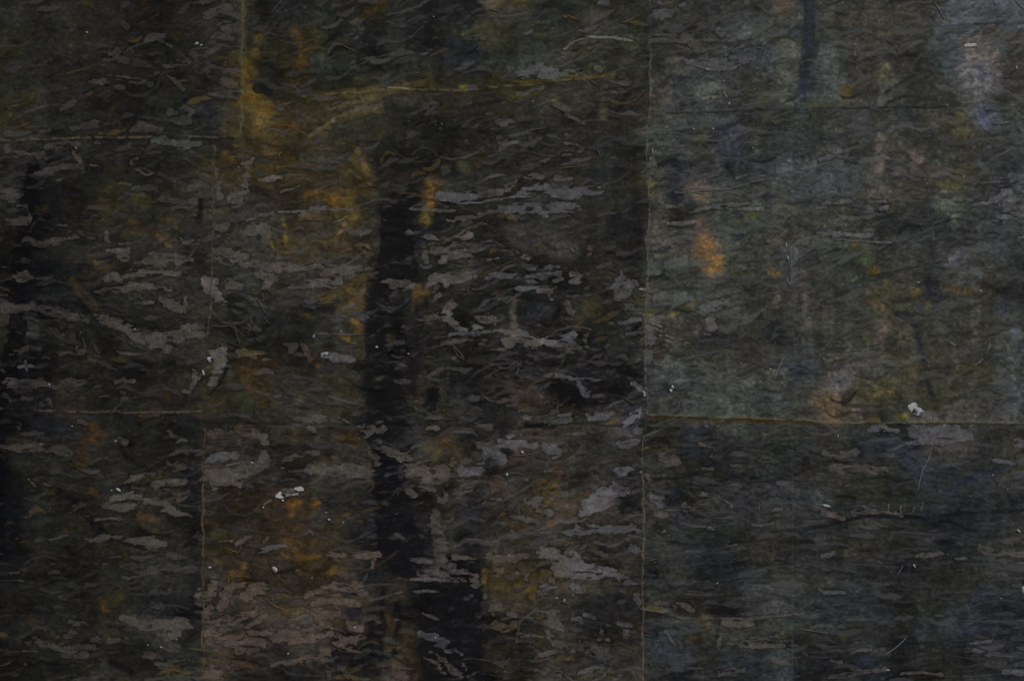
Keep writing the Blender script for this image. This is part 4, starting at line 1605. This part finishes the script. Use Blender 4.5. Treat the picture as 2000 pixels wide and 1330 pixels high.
SHEETS = [  # left, right, top, bottom, height step, label
    (xl, xa1, yt, yl1, 3, 'dark sheet with grey worn patches, top left'),
    (xl, xa2, yl1, yl2, 2, 'near black sheet with a long pale diagonal flake, middle left'),
    (xl, xa2, yl2, yb, 1, 'darkest sheet with two rusty spots, bottom left'),
    (xa1, xb, yt, ym1, 2, 'slate grey sheet with an orange stained left edge, top centre'),
    (xa2, xb, ym1, ym2, 1, 'dark sheet with ochre stains and an orange drip, centre'),
    (xa2, xb, ym2, yb, 2, 'warm grey sheet with a black wedge and large worn flakes, bottom centre'),
    (xb, xr, yt, yr1, 3, 'blue grey sheet with a dark upright bar and a tan patch, top right'),
    (xb, xc, yr1, yr2, 2, 'grey green sheet with orange blotches, narrow, right of centre'),
    (xc, xr, yr1, yr2, 1.7, 'grey olive sheet with branching dark stain, right edge'),
    (xb, xc, yr2, yb, 1, 'charcoal sheet with a paler square, bottom, right of centre'),
    (xc, xr, yr2, yb, 1.3, 'bluish charcoal sheet with a long dark crack, bottom right'),
]
THICK = 0.00010


def axis(a, b):
    """sample positions: 2 px where the photograph looks, 12 px outside it"""
    lo, hi = -40.0, 2040.0
    out = []
    v = a
    while v < b - 1e-6:
        out.append(v)
        v += 2.0 if (lo - 1 <= v <= hi) else 12.0
    out.append(b)
    return np.array(out)


def axis_y(a, b):
    out = []
    v = a
    while v < b - 1e-6:
        out.append(v)
        v += 2.0 if (-41 <= v <= 1370) else 12.0
    out.append(b)
    return np.array(out)


ZO = np.zeros_like(GX)
sheet_objs = []
for (fl, fr, ft, fb, zs, label) in SHEETS:
    ym = np.array([600.0]) if ft is not yt else np.array([100.0])
    x0n, x1n = float(fl(np.array([700.0]))[0]), float(fr(np.array([700.0]))[0])
    y0n, y1n = float(ft(np.array([(x0n + x1n) / 2]))[0]), float(fb(np.array([(x0n + x1n) / 2]))[0])
    u = (axis(x0n, x1n) - x0n) / (x1n - x0n); v = (axis_y(y0n, y1n) - y0n) / (y1n - y0n)
    U, V = np.meshgrid(u, v)
    px = x0n + U * (x1n - x0n); py = y0n + V * (y1n - y0n)
    for _ in range(4):
        t_, b_ = ft(px) - 0.8, fb(px) + 0.8
        py = t_ + V * (b_ - t_)
        l_, r_ = fl(py) - 0.8, fr(py) + 0.8
        px = l_ + U * (r_ - l_)
    # a slightly ragged outline
    edge = np.minimum(np.minimum(U, 1 - U) * (x1n - x0n), np.minimum(V, 1 - V) * (y1n - y0n))
    rag = np.clip(1 - edge / 8.0, 0, 1)
    px = px + rag * 0.9 * samp(EDGE, px, py); py = py + rag * 0.9 * samp(EDGE2, px, py)
    h = samp(H, px, py) + zs * THICK + 0.0025
    h = h + 0.00006 * np.exp(-((edge - 4.0) / 4.0) ** 2)
    P = world(px, py, h)
    P[..., 2] -= ZC
    ny, nx = px.shape
    idx = np.arange(ny * nx).reshape(ny, nx)
    quads = np.stack([idx[:-1, :-1], idx[1:, :-1], idx[1:, 1:], idx[:-1, 1:]], axis=-1).reshape(-1, 4)
    col = samp(ALB, px, py).reshape(-1, 3)
    # skirt back to the board, so that the sheet has a thickness
    ring = np.concatenate([idx[0, :], idx[1:, -1], idx[-1, -2::-1], idx[-2:0:-1, 0]])
    Vs = P.reshape(-1, 3)
    up = Vs[ring].copy()
    low = up.copy(); low[:, 1] += 0.0012
    n0 = len(Vs) + len(ring)
    un = len(Vs) + np.arange(len(ring))
    rn = np.roll(np.arange(len(ring)), -1)
    sk = np.stack([un, un[rn], n0 + rn, n0 + np.arange(len(ring))], axis=-1)
    me = mesh_from('paper_sheet', np.concatenate([Vs, up, low]), quads=np.concatenate([quads, sk]), col=np.concatenate([col, col[ring], col[ring]]))
    so = link('paper_sheet', me, M_SHEET, wall, label)
    sheet_objs.append(so)
    inside = (GX > fl(GY)) & (GX < fr(GY)) & (GY > ft(GX)) & (GY < fb(GX))
    ZO = np.where(inside, np.maximum(ZO, zs * THICK), ZO)


def sheet_of(x, y):
    best, bz = None, -1
    a, b = np.array([float(x)]), np.array([float(y)])
    for s, o in zip(SHEETS, sheet_objs):
        if s[0](b)[0] <= x <= s[1](b)[0] and s[2](a)[0] <= y <= s[3](a)[0] and s[4] > bz:
            best, bz = o, s[4]
    return best or sheet_objs[4]


def surf(x, y):
    return samp(H, x, y) + samp(ZO, x, y) + 0.0025


# backing board behind the sheets
bm_v = [(-0.74, y, z) for y in (0.0, 0.03) for z in (-0.50, 0.50)] + [(0.74, y, z) for y in (0.0, 0.03) for z in (-0.50, 0.50)]
bf = [(0, 1, 5, 4), (2, 6, 7, 3), (0, 2, 3, 1), (4, 5, 7, 6), (0, 4, 6, 2), (1, 3, 7, 5)]
me = mesh_from('backing_board', bm_v, faces=bf, smooth=False)
link('backing_board', me, M_BOARD, wall)


# ------------------------------------------------------------------ flakes: thin plates cut along the zero line of a field
def plate(f, xs, ys):
    """faces, vertex positions (px) and rim edges of the region f > 0 of a grid"""
    ins = f > 0
    ny, nx = f.shape
    full = ins[:-1, :-1] & ins[1:, :-1] & ins[1:, 1:] & ins[:-1, 1:]
    anyc = ins[:-1, :-1] | ins[1:, :-1] | ins[1:, 1:] | ins[:-1, 1:]
    vid, vx, vy, faces, rim = {}, [], [], [], []

    def gv(j, i):
        k = (j, i)
        if k not in vid:
            vid[k] = len(vx); vx.append(xs[i]); vy.append(ys[j])
        return vid[k]

    def ev(j, i, j2, i2):
        k = (min(j, j2), min(i, i2), j == j2)
        if k not in vid:
            a, b = f[j, i], f[j2, i2]
            t = a / (a - b)
            vid[k] = len(vx); vx.append(xs[i] + t * (xs[i2] - xs[i])); vy.append(ys[j] + t * (ys[j2] - ys[j]))
        return vid[k]

    for j, i in zip(*np.nonzero(anyc)):
        c = ((j, i), (j + 1, i), (j + 1, i + 1), (j, i + 1))
        if full[j, i]:
            faces.append([gv(*q) for q in c])
            continue
        p, cut = [], []
        for a in range(4):
            q, r = c[a], c[(a + 1) % 4]
            if ins[q]:
                p.append(gv(*q))
            if ins[q] != ins[r]:
                e = ev(*q, *r)
                p.append(e)
                cut.append((len(p) - 1, ins[q]))
        if len(p) >= 3:
            faces.append(p)
            for n, (pos, leaving) in enumerate(cut):
                if leaving:
                    rim.append((p[pos], p[(pos + 1) % len(p)]))
    return np.array(vx), np.array(vy), faces, rim


flake_list = []


def make_flake(tone_rgb, pts, lift, keep=0.80, rough=1.0):
    r = max(p[2] for p in pts)
    step = 1.0 if r < 5 else (1.5 if r < 11 else 2.0)
    pad = 5
    x0, x1 = min(p[0] - p[2] for p in pts) - pad, max(p[0] + p[2] for p in pts) + pad
    y0, y1 = min(p[1] - p[2] for p in pts) - pad, max(p[1] + p[2] for p in pts) + pad
    xs, ys = np.arange(x0, x1 + step, step), np.arange(y0, y1 + step, step)
    X, Y = np.meshgrid(xs.astype(np.float32), ys.astype(np.float32))
    wx, wy = samp(WX, X, Y), samp(WY, X, Y)
    f = flake_field(X, Y, wx, wy, pts, rough)
    f[0, :] = f[-1, :] = -1; f[:, 0] = f[:, -1] = -1
    if not (f > 0).any():
        return
    vx, vy, faces, rim = plate(f, xs, ys)
    if len(faces) < 2:
        return
    h = surf(vx, vy) + lift
    under = samp(RGB, vx.astype(np.float32), vy.astype(np.float32))
    n = noise_at(vx.astype(np.float32), vy.astype(np.float32), 18, 12, 46) * 0.10 + noise_at(vx.astype(np.float32), vy.astype(np.float32), 4, 6, 47) * 0.10
    rgb = np.array(tone_rgb, np.float32) * FLAKE_GAIN * np.exp(n)[:, None]
    kk = keep * np.clip(0.95 + 0.28 * noise_at(vx.astype(np.float32), vy.astype(np.float32), 30, 14, 48) + 0.22 * noise_at(vx.astype(np.float32), vy.astype(np.float32), 9, 4, 49), 0.4, 1.12)[:, None]
    ii = np.clip(np.rint((vx - xs[0]) / step), 0, len(xs) - 1).astype(int); jj = np.clip(np.rint((vy - ys[0]) / step), 0, len(ys) - 1).astype(int)
    kk = kk * (0.72 + 0.28 * sstep(np.clip(f[jj, ii], 0, 3) / 3))[:, None]
    rgb = rgb * kk + under * (1 - kk)
    col = np.clip(lin(np.clip(rgb, 5, 250)) / K - SPEC_LIFT, 0.01, 0.85)
    V = world(vx, vy, h); V[:, 2] -= ZC
    V = [tuple(q) for q in V]
    col = list(map(tuple, col))
    low = {}
    for a, b in rim:
        for q in (a, b):
            if q not in low:
                low[q] = len(V)
                V.append((V[q][0], V[q][1] + lift + 0.00012, V[q][2])); col.append(col[q])
        faces.append([b, a, low[a], low[b]])
    flake_list.append((len(vx) * step * step, vx.mean(), vy.mean(), V, faces, np.array(col, np.float32)))


for t, pts in parse(FLAKES):
    warm = np.array([1.08, 1.0, 0.95]) if 390 < pts[0][0] < 740 and pts[0][1] > 1080 else np.ones(3)
    make_flake(np.array(TONE[t]) * warm, pts, 0.00009 + 0.00010 * rng.random(), keep=(0.82 if pts[0][0] > 1262 and pts[0][1] < 815 and t not in 'wuy' else 1.0) * {'d': 0.6, 'a': 0.74, 'r': 0.66, 'w': 1, 'u': 1, 'y': 0.8}.get(t, 0.76))
flake_list.sort(key=lambda q: -q[0])
for q in flake_list[:285]:
    me = mesh_from('flake', q[3], faces=q[4], col=q[5], smooth=False)
    link('flake', me, M_FLAKE, sheet_of(q[1], q[2]))


def join(items):
    V, F, C = [], [], []
    for q in items:
        n = len(V)
        V += q[3]; F += [[i + n for i in f] for f in q[4]]; C.append(q[5])
    return V, F, np.concatenate(C)


V, F, C = join(flake_list[285:])
link('small_flakes', mesh_from('small_flakes', V, faces=F, col=C, smooth=False), M_FLAKE, wall, kind='stuff')

# frayed edges standing along the upright joints
flake_list.clear()
for rgb, pts in (((64, 59, 42), [(477, -120, 2.6), (476, 0, 3.4), (475, 60, 3.2), (474, 130, 2.4), (474, 190, 3.2), (470, 262, 2.2)]),
                 ((62, 58, 47), [(420, 285, 1.6), (417, 450, 1.4), (414, 560, 1.8), (408, 660, 1.2)]),
                 ((76, 61, 42), [(399, 835, 1.3), (398, 900, 1.5), (396, 980, 2.2), (396, 1060, 1.8), (397, 1130, 1.7), (398, 1210, 1.8), (398, 1330, 1.6), (398, 1460, 1.6)]),
                 ((72, 72, 66), [(1270, 105, 1.4), (1267, 200, 1.4), (1265, 300, 1.5), (1265, 400, 1.3), (1264, 480, 1.8), (1263, 560, 2.2), (1263, 640, 2.4), (1262, 720, 1.8), (1262, 810, 1.4)]),
                 ((74, 66, 52), [(1257, 850, 1.5), (1256, 900, 1.4), (1255, 1000, 2.0), (1255, 1100, 1.5), (1254, 1150, 1.6), (1254, 1200, 2.0), (1253, 1290, 2.2), (1254, 1400, 1.8)]),
                 ((66, 72, 76), [(1543, 480, 1.6), (1544, 520, 2.0), (1546, 556, 1.2)])):
    make_flake(rgb, pts, 0.00022, keep=0.8, rough=0.95)
for q in flake_list:
    link('frayed_edge', mesh_from('frayed_edge', q[3], faces=q[4], col=q[5], smooth=False), M_FLAKE, sheet_of(q[1] - 6, q[2]))


# ------------------------------------------------------------------ hairs and straws
def tube(pts, r, lift):
    P = np.array(pts, float)
    if len(P) > 2:                                   # smooth the path
        for _ in range(2):
            Q = [P[0]]
            for a, b in zip(P[:-1], P[1:]):
                Q += [a * 0.75 + b * 0.25, a * 0.25 + b * 0.75]
            P = np.array(Q + [P[-1]])
    n = len(P)
    h = surf(P[:, 0], P[:, 1]) + lift + 0.0003 * np.sin(np.linspace(0, np.pi, n)) * min(1, n / 8)
    W = world(P[:, 0], P[:, 1], h); W[:, 2] -= ZC
    V, F = [], []
    for i in range(n):
        t = W[min(i + 1, n - 1)] - W[max(i - 1, 0)]
        t /= np.linalg.norm(t) + 1e-12
        a = np.cross(t, (0, 1, 0)); a /= np.linalg.norm(a) + 1e-12
        b = np.cross(t, a)
        rr = r * S * (0.55 + 0.45 * math.sin(math.pi * (i + 0.6) / (n + 0.2)))
        for k in range(5):
            an = k * 2 * math.pi / 5
            V.append(tuple(W[i] + rr * (math.cos(an) * a + math.sin(an) * b)))
    for i in range(n - 1):
        for k in range(5):
            F.append([i * 5 + k, i * 5 + (k + 1) % 5, i * 5 + 5 + (k + 1) % 5, i * 5 + 5 + k])
    F += [[4, 3, 2, 1, 0], [(n - 1) * 5 + k for k in range(5)]]
    return V, F


for ln in FIBRES.strip().splitlines():
    k, *p = ln.split()
    pts = [tuple(float(q) for q in s.split(',')) for s in p]
    V, F = tube(pts, float(k[1:]) * 0.62, 0.0001)
    c = np.mean(pts, axis=0)
    link('fibre', mesh_from('fibre', V, faces=F), M_FIBRE[k[0]], sheet_of(*c))
V, F = [], []
for _ in range(150):                                  # short hairs, too many to count
    while True:
        x, y = rng.uniform(-30, 2030), rng.uniform(-30, 1360)
        if rng.random() < samp(dens, np.array([x]), np.array([y]))[0]:
            break
    L, an, cv = rng.uniform(5, 16), rng.normal(0, 0.5) + (math.pi / 2 if rng.random() < 0.15 else 0), rng.normal(0, 0.7)
    pts = []
    for t in np.linspace(-0.5, 0.5, 4):
        a = an + cv * t
        pts.append((x + L * t * math.cos(a), y + L * t * math.sin(a)))
    v, f = tube(pts, rng.uniform(0.22, 0.42), 0.0001)
    n = len(V); V += v; F += [[i + n for i in q] for q in f]
link('short_hairs', mesh_from('short_hairs', V, faces=F), M_FIBRE['y'], wall, kind='stuff')


# ------------------------------------------------------------------ specks and lumps of paint
def lump(x, y, rx, ry):
    n, m = 11, 4
    V, F = [], []
    ph = rng.uniform(0, 6.28)
    jit = [1 + 0.28 * math.sin(2 * k * 2 * math.pi / n + ph) + rng.uniform(-0.16, 0.16) for k in range(n)]
    h0 = float(surf(np.array([x]), np.array([y]))[0]) + 0.0001
    for j in range(m):
        q = math.cos(j / m * math.pi / 2); z = math.sin(j / m * math.pi / 2)
        for k in range(n):
            a = k * 2 * math.pi / n
            V.append((x + rx * q * jit[k] * math.cos(a), y + ry * q * jit[k] * math.sin(a), h0 + z * min(rx, ry) * S * 0.55 * rng.uniform(0.8, 1.2) - (0.0003 if j == 0 else 0)))
    V.append((x, y, h0 + min(rx, ry) * S * 0.55))
    for j in range(m - 1):
        for k in range(n):
            F.append([j * n + k, (j + 1) * n + k, (j + 1) * n + (k + 1) % n, j * n + (k + 1) % n])
    F += [[(m - 1) * n + k, m * n, (m - 1) * n + (k + 1) % n] for k in range(n)]
    A = np.array(V)
    W = world(A[:, 0], A[:, 1], A[:, 2]); W[:, 2] -= ZC
    return [tuple(q) for q in W], F


tiny = {}
for k, pts in [(ln.split()[0], [float(q) for q in ln.split()[1].split(',')]) for ln in SPECKS.strip().splitlines()]:
    x, y, rx, ry = pts
    rx, ry = rx * 0.82, ry * 0.82
    V, F = lump(x, y, rx, ry)
    if max(rx, ry) >= 3.2:
        link('paint_lump', mesh_from('paint_lump', V, faces=F), M_SPECK[k], sheet_of(x, y),
             'large white lump of paint above the joint' if rx > 9 else None)
    else:
        T = tiny.setdefault(k, ([], []))
        n = len(T[0]); T[0].extend(V); T[1].extend([[i + n for i in q] for q in F])
for _ in range(230):                                  # dust sized dots
    x, y = rng.uniform(-30, 2030), rng.uniform(-30, 1360)
    if rng.random() > 0.35 + 0.65 * (x / 2000):
        continue
    r = rng.uniform(0.4, 0.75)
    V, F = lump(x, y, r, r * rng.uniform(0.7, 1.3))
    T = tiny.setdefault('y' if rng.random() < 0.5 else 'u', ([], []))
    n = len(T[0]); T[0].extend(V); T[1].extend([[i + n for i in q] for q in F])
for k, (V, F) in tiny.items():
    link('paint_specks', mesh_from('paint_specks', V, faces=F), M_SPECK[k], wall, kind='stuff')
